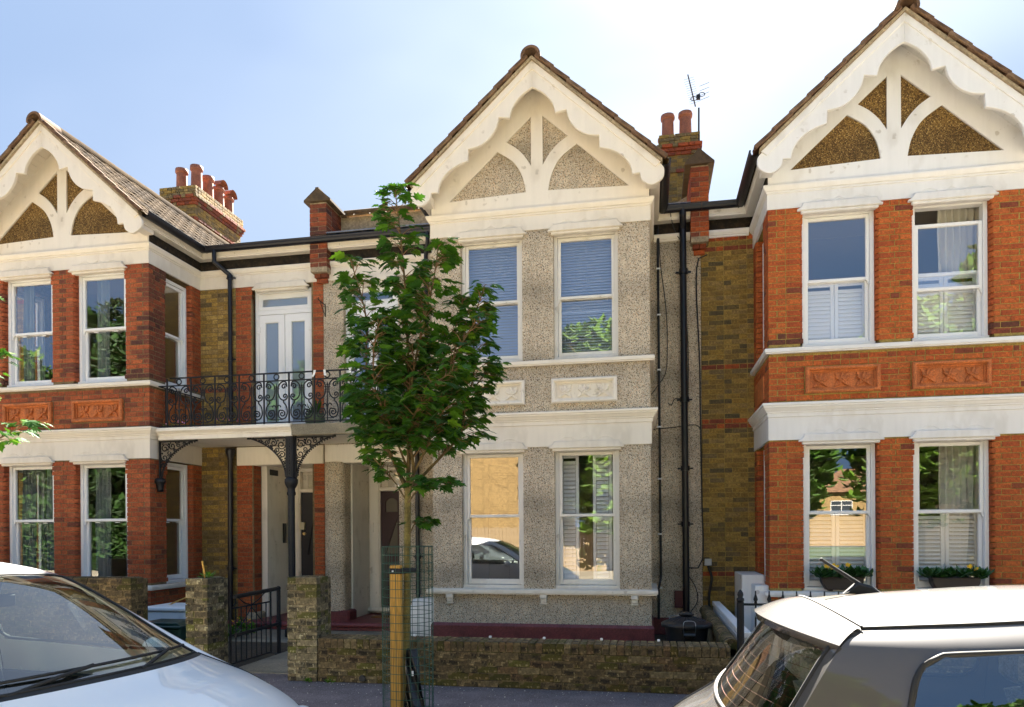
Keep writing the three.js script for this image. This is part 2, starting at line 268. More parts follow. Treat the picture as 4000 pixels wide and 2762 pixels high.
const ROOFT = toneSet([[0.066, 0.038, 0.012], [0.080, 0.047, 0.016], [0.052, 0.030, 0.011], [0.094, 0.058, 0.021]], { map: sized(tRoof, 0.8), roughness: 0.95, specularIntensity: 0.12 });
const ROOFR = toneSet([[0.15, 0.075, 0.048], [0.17, 0.09, 0.058], [0.12, 0.07, 0.046], [0.13, 0.09, 0.06]], { map: sized(tRoof, 0.8), roughness: 0.95, specularIntensity: 0.12 });
M.copeStone = std({ color: lin(0.20, 0.14, 0.08), map: sized(tRoof, 0.7), roughness: 0.9 }); M.stone = std({ color: lin(0.66, 0.62, 0.52), map: sized(tConcrete, 1.2), roughness: 0.85 });
M.weed = std({ color: lin(0.16, 0.13, 0.04), roughness: 0.9, side: THREE.DoubleSide }); M.trough = std({ color: lin(0.035, 0.024, 0.020), roughness: 0.55 });
M.primula = phy({ color: lin(0.035, 0.13, 0.02), roughness: 0.5, transmission: 0.25, thickness: 0, side: THREE.DoubleSide }); M.yellow = std({ color: lin(0.85, 0.50, 0.02), roughness: 0.7, side: THREE.DoubleSide });
M.fenceBoard = std({ color: lin(0.34, 0.26, 0.17), map: sized(tWood, 0.4, 1.2), roughness: 0.9 });

const PIERT = toneSet([[0.62, 0.56, 0.42], [0.52, 0.46, 0.34], [0.42, 0.37, 0.27], [0.72, 0.65, 0.50], [0.58, 0.48, 0.33], [0.34, 0.31, 0.24], [0.86, 0.79, 0.62], [0.76, 0.69, 0.53]], { map: sized(tMoss, 0.9), roughness: 0.95, bumpMap: sized(tGrainB, 0.25), bumpScale: 0.007 });
M.mortarP = std({ color: lin(0.50, 0.44, 0.32), map: sized(tMoss, 0.8), bumpMap: sized(tGrainB, 0.3), bumpScale: 0.006, roughness: 1 });

M.verge = [[0.36, 0.22, 0.14], [0.30, 0.18, 0.115], [0.40, 0.27, 0.18]].map((c) => std({ color: lin(...c), map: sized(tRoof, 0.8), roughness: 0.95 }));
M.lowTile = [[0.30, 0.19, 0.09], [0.36, 0.24, 0.12]].map((c) => std({ color: lin(...c), map: sized(tRoof, 0.8), roughness: 0.95 }));
M.branch = std({ color: lin(0.22, 0.15, 0.06), map: sized(tBark, 0.3), roughness: 0.9 });
// ---------------------------------------------------------------- bricks
const brickGeos = new Map();
function brickGeo(L, H = 0.065, D = 0.1025, kind = 'n', variant = 0) {   // variants show other patches of the grain
  const k = `${Math.round(L * 200)}|${Math.round(H * 1000)}|${Math.round(D * 1000)}|${kind}|${variant}`;
  if (brickGeos.has(k)) return brickGeos.get(k);
  L = Math.round(L * 200) / 200; let g;
  if (kind === 'n') g = cbox(L, H, D, 0.0035);
  else {
    const r = Math.min(0.055, L * 0.45), s = new THREE.Shape(), x = L / 2, z = D / 2;   // plan, front at -z of the shape
    s.moveTo(-x, z); s.lineTo(x, z);
    if (kind.includes('r')) { s.lineTo(x, -z + r); s.absarc(x - r, -z + r, r, 0, -Math.PI / 2, true); } else s.lineTo(x, -z);
    if (kind.includes('l')) { s.lineTo(-x + r, -z); s.absarc(-x + r, -z + r, r, -Math.PI / 2, -Math.PI, true); } else s.lineTo(-x, -z);
    s.closePath();
    g = plain(ext(s, H, 0.003, 4)); g.rotateX(-Math.PI / 2); g.translate(0, -H / 2, 0);
    g = plain(g);
  }
  const uv = g.attributes.uv; for (let i = 0; i < uv.count; i++) uv.setXY(i, uv.getX(i) + variant * 0.377, uv.getY(i) + variant * 0.231);
  brickGeos.set(k, g); return g;
}
const CO = 0.075;   // a course
const frame3 = (o, ux, n) => ({ o: V3(...o), ux: V3(...ux), n: V3(...n) });
const FRONT = frame3([0, 0, 0], [1, 0, 0], [0, 0, 1]);
const jit = rng(77);
function putBrick(P, root, face, u0, u1, v, tone, kind = 'n', proud = 0.006, H = 0.065, D = 0.1025) {
  const L = u1 - u0; if (L < 0.025) return;
  const g = brickGeo(L, H, D, kind, Math.floor(jit() * 6)), c = (u0 + u1) / 2, pr = proud + (jit() - 0.5) * 0.003;
  const pos = face.o.clone().addScaledVector(face.ux, c).add(V3(0, v, 0)).addScaledVector(face.n, pr - D / 2);
  const m = M4().makeBasis(face.ux, V3(0, 1, 0), face.n).setPosition(pos);
  const w = root.position; const mw = m.clone().setPosition(pos.x + w.x, pos.y + w.y, pos.z + w.z);
  P.add(g, m, tone, shows(mw, L, H, face.n));
}
// fill u0..u1 of every course between v0 and v1; corner = which ends meet a corner ('l', 'r'), round = which ends are bullnosed
function lay(P, root, face, u0, u1, v0, v1, o) {
  const J = 0.010, n0 = Math.round(v0 / CO), n1 = Math.round(v1 / CO);
  for (let n = n0; n < n1; n++) {
    const v = (n + 0.5) * CO, even = n % 2 === 0; let a = u0, b = u1;
    const own = o.first ? even : !even;   // this face's brick reaches the corner on its own courses
    if (o.corner?.includes('l')) a = own ? u0 - 0.006 : u0 + 0.1025 + J; if (o.corner?.includes('r')) b = own ? u1 + 0.006 : u1 - 0.1025 - J;
    if (v - CO / 2 < v0 - 0.02 || b - a < 0.03) continue;
    let cuts; const w = b - a;
    if (o.pier) { const q = own === undefined ? even : even; cuts = w < 0.24 ? [w] : w < 0.36 ? (q ? [0.2, w - 0.2 - J] : [0.1, w - 0.1 - J]) : q ? [(w - J) / 2, (w - J) / 2] : [(w - 0.1 - 2 * J) / 2, 0.1, (w - 0.1 - 2 * J) / 2]; }
    else {
      cuts = []; let x = 0, i = 0; const first = even ? 0.215 : 0.1025;
      const flem = o.bond === 'flemish';
      while (x < w - 0.02) { let l = flem ? ((i + (even ? 0 : 1)) % 2 ? 0.1025 : 0.215) : i === 0 ? first : 0.215; if (flem && i === 0 && !even) l = 0.06 + 0.1025 * 0.4; if (x + l > w - 0.045) l = w - x; cuts.push(l); x += l + J; i++; }
    }
    let x = a;
    cuts.forEach((l, i) => {
      const sq = o.squareTop && (v > v1 - 3 * CO || v < v0 + CO * 1.2);
      let kind = ''; if (!sq && i === 0 && o.round?.includes('l')) kind += 'l'; if (!sq && i === cuts.length - 1 && o.round?.includes('r')) kind += 'r';
      const t = o.tone(x + l / 2, v, i, cuts.length, l); if (t >= 0) putBrick(P, root, face, x, x + l, v, t, kind || 'n', o.proud); x += l + J;
    });
  }
}

// ---------------------------------------------------------------- windows
function sashWindow(parent, w, h, o = {}) {   // x centred, y from the bottom, front face at z = 0
  const g = grp('window', parent), wm = o.mat ?? M.upvc, fr = 0.05, st = 0.045, meet = h * (o.meet ?? 0.5), drop = o.drop ?? 0;
  mesh('frame', [bx(-w / 2, 0.05, -0.12, -w / 2 + fr, h, 0), bx(w / 2 - fr, 0.05, -0.12, w / 2, h, 0), bx(-w / 2 + fr, h - 0.055, -0.12, w / 2 - fr, h, -0.002), bx(-w / 2 - 0.003, 0, -0.13, w / 2 + 0.003, 0.05, 0.03),
    ...(o.vent ? [bx(-w * 0.24, h - 0.042, -0.003, w * 0.24, h - 0.022, 0.012)] : [])], wm, g);
  const sash = (y0, y1, z, top, bot) => [bx(-w / 2 + fr + 0.002, y0, z - 0.04, -w / 2 + fr + st, y1, z), bx(w / 2 - fr - st, y0, z - 0.04, w / 2 - fr - 0.002, y1, z), bx(-w / 2 + fr + st, y1 - top, z - 0.038, w / 2 - fr - st, y1, z - 0.001), bx(-w / 2 + fr + st, y0, z - 0.038, w / 2 - fr - st, y0 + bot, z - 0.001)];
  const horn = (s) => { const x = s * (w / 2 - fr - 0.001), q = shapeOf([[0, 0], [0, -0.07], [-0.012, -0.068], [-0.018, -0.045], [-0.030, -0.03], [-0.036, 0]]); const e = ext(q, 0.036, 0.003); if (s < 0) e.rotateY(Math.PI).translate(0, 0, 0.036); return e.translate(x, meet - 0.012 - drop, -0.062); };
  const iw = w / 2 - fr - st + 0.004;
  const pane = (y0, y1, z) => { const p = new THREE.PlaneGeometry(iw * 2, y1 - y0).translate(0, (y0 + y1) / 2, z); return p; };
  const us = mesh('sash', [sash(meet - 0.025 - drop, h - 0.06 - drop, -0.022, 0.045, 0.04), horn(-1), horn(1)], wm, g); us.userData.label = 'upper sliding sash';
  mesh('pane', pane(meet + 0.01 - drop, h - 0.1 - drop, -0.045), M.glass, g);
  const ls = mesh('sash', sash(0.055, meet + 0.02, -0.066, 0.045, 0.075), wm, g); ls.userData.label = 'lower sliding sash';
  mesh('pane', pane(0.125, meet - 0.02, -0.09), M.glass, g);
  if (o.lifts) for (const s of [-1, 1]) mesh('sash_lift', bx(s * w * 0.2 - 0.04, meet - 0.05, -0.066, s * w * 0.2 + 0.04, meet - 0.035, -0.045), wm, g);
  return g;
}

// ---------------------------------------------------------------- the terrace
const Y = { sill1b: 0.717, sill1: 0.79, fr1: 2.79, co1: 3.275, sill2b: 3.93, sill2: 4.005, fr2: 5.847, co2: 6.157, fas: 6.32, gut: 6.5 };
const BW = 1.55, DEP = 1.33, WIN = [0.222, 1.12];
const profUpper = [[-0.02, 5.847], [0.015, 5.847], [0.015, 6.05], [0.028, 6.055], [0.028, 6.075], [0.045, 6.085], [0.062, 6.115], [0.068, 6.13], [0.068, 6.15], [0.06, 6.157], [-0.02, 6.163]];
const profCornice = [[-0.02, 6.05], [0.028, 6.055], [0.028, 6.075], [0.045, 6.085], [0.062, 6.115], [0.068, 6.13], [0.068, 6.15], [0.06, 6.157], [-0.02, 6.163]];
const profLower = [[-0.02, 2.79], [0.015, 2.79], [0.015, 3.09], [0.03, 3.095], [0.03, 3.145], [0.045, 3.15], [0.045, 3.165], [0.055, 3.175], [0.075, 3.205], [0.085, 3.215], [0.085, 3.235], [0.10, 3.24], [0.10, 3.268], [0.09, 3.275], [-0.02, 3.29]];
const profSill = (y0, y1, o) => [[-0.02, y0], [o - 0.012, y0], [o - 0.012, y0 + 0.012], [o, y0 + 0.02], [o, y1 - 0.012], [o - 0.01, y1 - 0.004], [-0.02, y1 + 0.006]];
const mirror = (pts) => pts.map(([x, y]) => [-x, y]).reverse();

function label(cx, y, mat) {   // moulding over a window with its raised wavy bead
  const p = [[-0.52, 0], [0.52, 0], [0.52, 0.022], [0.497, 0.03], [0.472, 0.052], [0.452, 0.085], [0.452, 0.10], [-0.452, 0.10], [-0.452, 0.085], [-0.472, 0.052], [-0.497, 0.03], [-0.52, 0.022]];
  const w = []; for (let i = 0; i <= 32; i++) { const x = -0.385 + 0.77 * i / 32, a = Math.abs(x) / 0.385; w.push([x, 0.108 + (a > 0.36 ? 0.052 * Math.sin(Math.PI * (1 - a) / 0.64) : 0.06 * Math.pow(1 - a / 0.36, 1.7)), 0.014]); }
  return [ext(shapeOf(p), 0.055, 0.008).translate(cx, y, 0.012), bx(cx - 0.475, y - 0.035, -0.05, cx + 0.475, y + 0.005, 0.045, 0.01), tube(w.map(([a, b, c]) => [cx + a, y + b, c]), 0.006, 4, false, 40)];
}
// half of the scalloped bargeboard, apex at x = 0
function bargeShape() {
  const s = new THREE.Shape(), T = (l) => l.map(([x, y]) => new THREE.Vector2(x, y));
  s.moveTo(0, 7.965); s.lineTo(1.69, 6.425); s.splineThru(T([[1.742, 6.345], [1.72, 6.224], [1.587, 6.150], [1.463, 6.215], [1.428, 6.318]])); s.lineTo(1.331, 6.312);
  s.splineThru(T([[1.306, 6.425], [1.223, 6.552], [1.073, 6.655], [0.904, 6.708]])); s.lineTo(0.896, 6.872); s.splineThru(T([[0.734, 6.902], [0.598, 6.990], [0.504, 7.120], [0.462, 7.262]])); s.lineTo(0.314, 7.236);
  s.splineThru(T([[0.272, 7.375], [0.168, 7.508], [0.05, 7.592], [0, 7.615]])); s.closePath(); return s;
}
const mirrorShape = (s, n = 10) => shapeOf(s.getPoints(n).map((p) => [-p.x, p.y]).reverse());
const ROOFY = (x) => 8.0 - 0.906 * Math.abs(x);   // top of the roof boards

function house(o) {
  const root = thing('terraced_house', o.label, 'house', [o.c, 0, 0]);
  const s = o.s, brick = o.style !== 'dash', wp = o.paint, T = brick ? TONES[o.style] : null;
  const wallMat = o.style === 'R' ? M.mortarR : o.style === 'L' ? M.mortarL : M.dash, e = brick ? 0.035 : 0;
  const fl = (list) => s > 0 ? [...list].reverse() : list.map(([x, z]) => [-x, z]);   // plan paths run from the door side to the other side
  const X = (u) => s * u, bxs = (u0, y0, z0, u1, y1, z1, c) => bx(X(u0), y0, z0, X(u1), y1, z1, c);
  // --- walls
  const winHoles = []; for (const q of [-1, 1]) for (const [y0, y1] of [[Y.sill1, 2.80], [Y.sill2, 5.86]]) winHoles.push(rect(q > 0 ? WIN[0] - e : -WIN[1] - e, y0, q > 0 ? WIN[1] + e : -WIN[0] + e, y1));
  const fw = shapeOf(rect(-BW, 0, BW, 6.16)); fw.holes = winHoles.map(pathOf);
  const sw = shapeOf(rect(-DEP, 0, -0.3, 6.16)); sw.holes = [[Y.sill1, 2.80], [Y.sill2, 5.86]].map(([a, b]) => pathOf(rect(-1.06 - e, a, -0.414 + e, b)));
  const U0 = 2.54, U1 = o.doorU1;
  const mw = shapeOf(rect(BW, 0, 3.854, 6.6)); mw.holes = [pathOf(rect(U0, 0.02, U1, 2.78)), pathOf(rect(U0, 3.3, U1, 5.83))];
  const main = ext(s > 0 ? mw : (() => { const q = shapeOf(mirror(rect(BW, 0, 3.854, 6.6))); q.holes = mw.holes.map((p) => pathOf(mirror(p.getPoints().map((v) => [v.x, v.y])))); return q; })(), 0.25).translate(0, 0, -DEP - 0.25);
  const sideFix = (q) => { const g = ext(sw, 0.25); g.applyMatrix4(M4().makeBasis(V3(0, 0, 1), V3(0, 1, 0), V3(-1, 0, 0))); return g.translate(q > 0 ? BW : -BW + 0.25, 0, 0); };
  const walls = [ext(fw, 0.3).translate(0, 0, -0.3), sideFix(1), sideFix(-1), main, bxs(-2.322, 0, -DEP - 0.25, -BW, 6.6, -DEP, 0.001)];
  const wall = mesh('wall', walls, wallMat, root);
  if (o.wallLabel) wall.userData.label = o.wallLabel;
  mesh('party_wall', [bxs(3.72, 0, -9, 3.852, 6.55, -DEP - 0.26, 0.001), bxs(-2.32, 0, -9, -2.2, 6.55, -DEP - 0.26, 0.001), bx(-3.85, 0, -9.2, 3.85, 6.55, -9, 0.001)], M.roomWall, root);
  mesh('room_wall', [bx(-3.7, 0.2, -4.6, 3.7, 6.0, -4.5, 0.001), bxs(1.72, 0.2, -4.49, 1.8, 6.0, -DEP - 0.26, 0.001), bxs(-2.19, 6.02, -4.49, 3.7, 6.08, -DEP - 0.26, 0.001), bx(-1.29, 6.02, -DEP - 0.25, 1.29, 6.08, -0.31, 0.001)], M.roomWall, root);
  mesh('room_floor', [bxs(-2.19, 0.08, -4.49, 1.7, 0.2, -DEP - 0.26, 0.001), bx(-1.29, 0.08, -DEP - 0.25, 1.29, 0.2, -0.31, 0.001), bxs(-2.19, 2.98, -4.49, 3.7, 3.12, -DEP - 0.26, 0.001), bx(-1.29, 2.98, -DEP - 0.25, 1.29, 3.12, -0.31, 0.001)], M.roomFloor, root);
  if (brick) {
    const P = new Pieces('brick', 'further_bricks', T.tones, T.mats, T.mass), r = rng(o.seed), L = o.style === 'L';
    const pick = (a) => a[Math.floor(r() * a.length)], red = [0, 1, 2, 3, 4, 0, 1, 2];
    const redTone = (x, v, i, n, l) => { if (L && n === 3 && i === 1 && v > 4) return 6; const q = r(); return q < 0.05 ? 5 : q < 0.07 ? 6 : pick(red); };
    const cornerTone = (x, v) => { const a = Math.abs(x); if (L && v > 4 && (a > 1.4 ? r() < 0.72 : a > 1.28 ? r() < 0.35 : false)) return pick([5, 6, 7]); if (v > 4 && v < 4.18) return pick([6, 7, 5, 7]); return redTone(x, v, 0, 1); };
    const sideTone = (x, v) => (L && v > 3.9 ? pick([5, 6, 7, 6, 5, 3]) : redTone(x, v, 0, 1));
    const S1 = frame3([BW, 0, 0], [0, 0, -1], [1, 0, 0]), S2 = frame3([-BW, 0, -DEP], [0, 0, 1], [-1, 0, 0]), B = frame3([0, 0, -DEP], [1, 0, 0], [0, 0, 1]);
    for (const [v0, v1] of [[0.795, 2.79], [4.01, 5.84]]) {
      lay(P, root, FRONT, -WIN[0], WIN[0], v0, v1, { pier: 1, round: 'lr', squareTop: 1, tone: redTone });
      lay(P, root, FRONT, WIN[1], BW, v0, v1, { pier: 1, corner: 'r', first: 1, round: 'l', squareTop: 1, tone: cornerTone });
      lay(P, root, FRONT, -BW, -WIN[1], v0, v1, { pier: 1, corner: 'l', first: 1, round: 'r', squareTop: 1, tone: cornerTone });
      lay(P, root, S1, 0, 0.414, v0, v1, { pier: 1, corner: 'l', round: 'r', squareTop: 1, tone: sideTone });
      lay(P, root, S2, DEP - 0.414, DEP, v0, v1, { pier: 1, corner: 'r', round: 'l', squareTop: 1, tone: sideTone });
      lay(P, root, S1, 1.06, DEP, v0, v1, { pier: 1, round: 'l', tone: redTone }); lay(P, root, S2, 0, DEP - 1.06, v0, v1, { pier: 1, round: 'r', tone: redTone });
    }
    const inPanel = (x, v, l = 0) => [-1, 1].some((q) => x > Math.min(q * 0.185, q * 1.105) - 0.0 && x < Math.max(q * 0.185, q * 1.105) && v > 3.375 && v < 3.745);
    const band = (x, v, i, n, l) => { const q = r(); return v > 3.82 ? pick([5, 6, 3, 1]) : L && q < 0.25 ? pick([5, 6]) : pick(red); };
    // band under the upper sill, around the two panels
    for (const [a, b, y0, y1, c] of [[-BW, BW, 3.29, 3.375, 'lr'], [-BW, -1.112, 3.375, 3.75, 'l'], [-0.18, 0.18, 3.375, 3.75, ''], [1.112, BW, 3.375, 3.75, 'r'], [-BW, BW, 3.75, 3.93, 'lr']]) lay(P, root, FRONT, a, b, y0, y1, { bond: 'flemish', corner: c, first: 1, tone: band });
    lay(P, root, FRONT, -BW, BW, 3.86, 3.93, { bond: 'flemish', tone: band, proud: 0.022 });
    for (const [F, c] of [[S1, 'l'], [S2, 'r']]) { lay(P, root, F, 0, DEP, 3.29, 3.93, { bond: 'flemish', corner: c, tone: sideTone }); lay(P, root, F, 0, DEP, 0.02, 0.72, { bond: 'flemish', corner: c, tone: redTone }); }
    lay(P, root, FRONT, -BW, BW, 0.02, 0.72, { bond: 'flemish', corner: 'lr', first: 1, tone: (x, v) => pick([5, 6, 3, 5, 6, 7]) });
    // yellow stock of the recesses, with red lacing courses
    const lace = (v) => [6.02, 5.87, 4.1, 3.27, 3.19, 0.95].some((y) => Math.abs(y - v) < 0.04);
    const stock = (x, v) => lace(v) ? pick([3, 5, 1]) : r() < (L ? 0.14 : 0.22) ? pick([13, 14, 15]) : pick([8, 9, 10, 11, 12]);
    const stockLow = (x, v) => L && v < 3 ? pick([8, 9, 11, 13, 13, 14]) : stock(x, v);
    const u = (a, b) => s > 0 ? [a, b] : [-b, -a];
    lay(P, root, B, ...u(BW, 2.225), 0.02, 5.84, { bond: 'flemish', tone: stockLow });
    lay(P, root, B, ...u(2.235, U0), 0.02, 2.79, { pier: 1, round: 'r', tone: redTone }); lay(P, root, B, ...u(2.235, U0), 3.2, 5.84, { pier: 1, round: 'r', squareTop: 1, tone: redTone });
    lay(P, root, B, ...u(U1, 3.852), 0.02, 2.79, { pier: 1, round: 'l', tone: redTone }); lay(P, root, B, ...u(U1, 3.852), 3.2, 5.84, { pier: 1, round: 'l', tone: redTone });
    const RV = frame3([X(U0), 0, -DEP], [0, 0, -1], [1, 0, 0]); lay(P, root, RV, 0.02, 0.24, 0.1, 2.77, { bond: 'flemish', tone: redTone });
    lay(P, root, B, ...u(-2.322, -BW), 0.02, 6.06, { bond: 'flemish', tone: stock });
    P.finish(wall);
  }
  // --- painted dressings
  const bay = fl([[BW, -DEP], [BW, 0], [-BW, 0], [-BW, -DEP]]);
  const full = fl([[3.854, -DEP], [BW, -DEP], [BW, 0], [-BW, 0], [-BW, -DEP]]);
  mesh('cornice', [molding(profUpper, full), molding(profCornice, fl([[-BW - 0.072, -DEP], [-2.322, -DEP]]))], wp, root);
  mesh('cornice', molding(profLower, bay), wp, root);
  mesh('window_sill', molding(profSill(Y.sill2b, Y.sill2, 0.06), bay), wp, root);
  mesh('window_sill', molding(profSill(Y.sill1b, Y.sill1, o.style === 'dash' ? 0.085 : 0.07), bay), o.sillMat ?? wp, root);
  for (const q of [-0.671, 0.671]) for (const y of [2.755, 5.785]) mesh('label_moulding', label(q, y, wp), wp, root);
  mesh('porch_beam', bxs(2.24, 2.77, -DEP - 0.2, 3.84, 3.085, -DEP + 0.03, 0.01), M.plaster, root);
  mesh('label_moulding', label(X((U0 + U1) / 2), 5.775, wp).map((g) => g.translate(0, 0, -DEP)), wp, root);
  // eaves: dark brick band, fascia board, gutter
  const eaves = fl([[3.854, -DEP], [BW, -DEP], [BW, 0.34]]), eaves2 = fl([[-BW, 0.34], [-BW, -DEP], [-2.322, -DEP]]);
  for (const p of [eaves, eaves2]) {
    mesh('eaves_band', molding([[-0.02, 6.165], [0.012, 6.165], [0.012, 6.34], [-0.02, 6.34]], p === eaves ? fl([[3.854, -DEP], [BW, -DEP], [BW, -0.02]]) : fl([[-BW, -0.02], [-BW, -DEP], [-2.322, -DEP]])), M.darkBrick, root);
    mesh('fascia', molding([[-0.02, 6.33], [0.13, 6.335], [0.13, 6.35], [0.145, 6.355], [0.145, 6.46], [0.13, 6.47], [-0.02, 6.47]], p), wp, root);
    const gp = [[0.15, 6.493]]; for (let i = 0; i <= 8; i++) { const a = Math.PI + Math.PI * i / 8; gp.push([0.215 + 0.062 * Math.cos(a), 6.478 + 0.072 * Math.sin(a)]); } gp.push([0.283, 6.489], [0.283, 6.499], [0.262, 6.499], [0.262, 6.478]); for (let i = 8; i >= 0; i--) { const a = Math.PI + Math.PI * i / 8; gp.push([0.215 + 0.05 * Math.cos(a), 6.478 + 0.058 * Math.sin(a)]); }
    mesh('gutter', molding(gp, p), M.pipe, root);
  }
  // flat roofs behind the gutters
  mesh('flat_roof', [bxs(1.5, 6.42, -9, 3.85, 6.50, -DEP + 0.1, 0.002), bxs(-2.32, 6.42, -9, -1.5, 6.50, -DEP + 0.1, 0.002)], M.lead, root);
  // --- gable
  const gm = o.gableMat;
  mesh('gable_panel', ext(shapeOf([[-BW, 6.16], [BW, 6.16], [BW, 6.5], [0, 7.92], [-BW, 6.5]]), 0.2).translate(0, 0, -0.225), gm, root);
  const tim = shapeOf([[-BW, 6.162], [BW, 6.162], [BW, 6.55], [0, 7.955], [-BW, 6.55]]), hole = (l, sp) => { const p = new THREE.Path(), t = ([x, y]) => new THREE.Vector2(x, y); p.moveTo(...l[0]); for (let i = 1; i < l.length; i++) p.lineTo(...l[i]); p.splineThru(sp.map(t)); p.closePath(); return p; };
  const upper = [[0.085, 7.44], [0.085, 6.757]], upperC = [[0.175, 6.90], [0.295, 7.028], [0.436, 7.125]];
  const lower = [[1.272, 6.352], [0.16, 6.392]], lowerC = [[0.21, 6.612], [0.336, 6.83], [0.566, 7.0]];
  for (const q of [-1, 1]) { const f = (l) => l.map(([x, y]) => [q * x, y]); tim.holes.push(hole(f(upper), f(upperC)), hole(f(lower), f(lowerC))); }
  mesh('gable_timber', ext(tim, 0.03, 0.004, 10).translate(0, 0, -0.022), wp, root);
  for (const q of [1, -1]) {
    const b = q > 0 ? bargeShape() : mirrorShape(bargeShape());
    mesh('bargeboard', [ext(b, 0.05, 0.006, 10).translate(0, 0, 0.35), ext(shapeOf(q > 0 ? [[0, 7.97], [1.70, 6.43], [1.63, 6.375], [0, 7.86]] : mirror([[0, 7.97], [1.70, 6.43], [1.63, 6.375], [0, 7.86]])), 0.022, 0.005).translate(0, 0, 0.396)], wp, root);
    // soffit boards between wall and bargeboard, rafter foot block
    const L = Math.hypot(1.68, 1.68 * 0.906), ang = Math.atan(0.906);
    const sof = grp('soffit', root);
    for (let k = 0; k < 12; k++) { const t = (k + 0.5) / 12 * L, m = new THREE.Mesh(SOFFIT, wp); m.name = 'soffit_board'; m.position.set(q * t * Math.cos(ang), 7.905 - t * Math.sin(ang), 0.165); m.rotation.z = -q * ang; m.castShadow = m.receiveShadow = true; sof.add(m); }
    mesh('eaves_box', bx(q * 1.50, 6.27, 0.012, q * 1.66, 6.40, 0.345, 0.006), wp, root);
  }
  // --- roof: boarding, tiles, ridge tiles
  const RP = new Pieces('roof_tile', 'further_roof_tiles', o.roof.tones, o.roof.mats, o.roof.mass), rr = rng(o.seed + 5), ang = Math.atan(0.906), SL = 1.80 / Math.cos(ang);
  const roof = mesh('roof', ext(shapeOf([[-1.70, ROOFY(1.70) - 0.03], [-1.70, ROOFY(1.70)], [0, 8.0], [1.70, ROOFY(1.70)], [1.70, ROOFY(1.70) - 0.03], [0, 7.97]]), 9.1).translate(0, 0, -8.7), M.roofBoard, root);
  for (const q of [1, -1]) {
    const ux = V3(Math.cos(ang), -Math.sin(ang) , 0); ux.x *= q; const n = V3(q * Math.sin(ang), Math.cos(ang), 0), gauge = 0.285, nz = 21;
    for (let j = 0; j < 8; j++) for (let i = 0; i < nz; i++) {
      const t = 0.06 + (j + 0.5) * gauge, zc = 0.47 - (i + 0.5) * 0.332, tilt = 0.035 + (rr() - 0.5) * 0.012;
      const d = ux.clone().multiplyScalar(Math.cos(tilt)).addScaledVector(n, Math.sin(tilt) * 1), nn = n.clone().multiplyScalar(Math.cos(tilt)).addScaledVector(ux, -Math.sin(tilt));
      const pos = V3(0, 8.0, 0).addScaledVector(ux, t).addScaledVector(n, 0.034 + (rr() - 0.5) * 0.004).add(V3(0, 0, zc)), m = M4().makeBasis(V3(0, 0, 1).multiplyScalar(q > 0 ? -1 : 1), nn, d).setPosition(pos);
      const mw = m.clone().setPosition(pos.x + o.c, pos.y, pos.z); const edge = i === 0 ? 0.02 * 0.3 : 0;
      RP.add(TILES[Math.floor(rr() * 6)], m, Math.floor(rr() * 4), shows(mw, 0.33, 0.3, n) + (edge ? shows(mw, 0.3, 0.05) : 0));
    }
  }
  RP.finish(roof);
  for (let i = 0; i < 18; i++) { const g = RIDGE, m = new THREE.Mesh(g, i ? o.roof.mats[Math.floor(rr() * 4)] : M.verge[1]); m.name = 'ridge_tile'; m.position.set(0, 7.962 + (rr() - 0.5) * 0.008, 0.53 - i * 0.40); m.rotation.x = (rr() - 0.5) * 0.012; m.castShadow = m.receiveShadow = true; roof.add(m); }
  for (const q of [1, -1]) for (let j = 0; j < 8; j++) { const t = 0.10 + (j + 0.5) * 0.285, m = new THREE.Mesh(VERGE, M.verge[j % 3]); m.name = 'verge_tile'; m.position.set(q * t * Math.cos(ang), 8.0 - t * Math.sin(ang) + 0.062, 0.452); m.rotation.z = -q * (ang - 0.05); m.castShadow = m.receiveShadow = true; roof.add(m); }
  for (const q of [1, -1]) mesh('verge_mortar', ext(shapeOf(q > 0 ? [[0, 7.972], [1.72, 6.414], [1.72, 6.458], [0, 8.018]] : mirror([[0, 7.972], [1.72, 6.414], [1.72, 6.458], [0, 8.018]])), 0.1, 0.004).translate(0, 0, 0.352), M.render, root);
  // --- windows of the bay
  const wm = o.winMat ?? M.upvc;
  for (const q of [-1, 1]) for (const [y0, y1, k] of [[Y.sill1, 2.775, 'lower'], [Y.sill2, 5.80, 'upper']]) {
    const opt = { mat: wm, meet: k === 'lower' ? 0.525 : 0.50, lifts: o.style === 'L', vent: o.style === 'L', drop: o.drop && k === 'upper' && q === o.drop ? 0.2 : 0 };
    sashWindow(root, 0.90, y1 - y0, opt).position.set(q * 0.671, y0, -0.085);
    const w2 = sashWindow(root, 0.648, y1 - y0, { ...opt, drop: 0, vent: false }); w2.position.set(q * (BW - 0.085), y0, -0.737); w2.rotation.y = q * Math.PI / 2;
  }
  return root;
}
const SOFFIT = cbox(0.186, 0.014, 0.33, 0.004);
const TILE = (() => { // interlocking tile with a raised water bar; x across, y out, z down the slope
  const s = shapeOf([[-0.163, 0], [0.163, 0], [0.163, 0.014], [0.14, 0.03], [0.10, 0.03], [0.075, 0.016], [-0.075, 0.016], [-0.10, 0.026], [-0.14, 0.026], [-0.163, 0.016]]);
  return plain(ext(s, 0.365, 0.003).translate(0, -0.012, -0.18)); })();
const TILES = Array.from({ length: 6 }, (_, v) => { const g = TILE.clone(), uv = g.attributes.uv; for (let i = 0; i < uv.count; i++) uv.setXY(i, uv.getX(i) + v * 0.377, uv.getY(i) + v * 0.231); return g; });
const VERGE = cbox(0.315, 0.05, 0.085, 0.008);
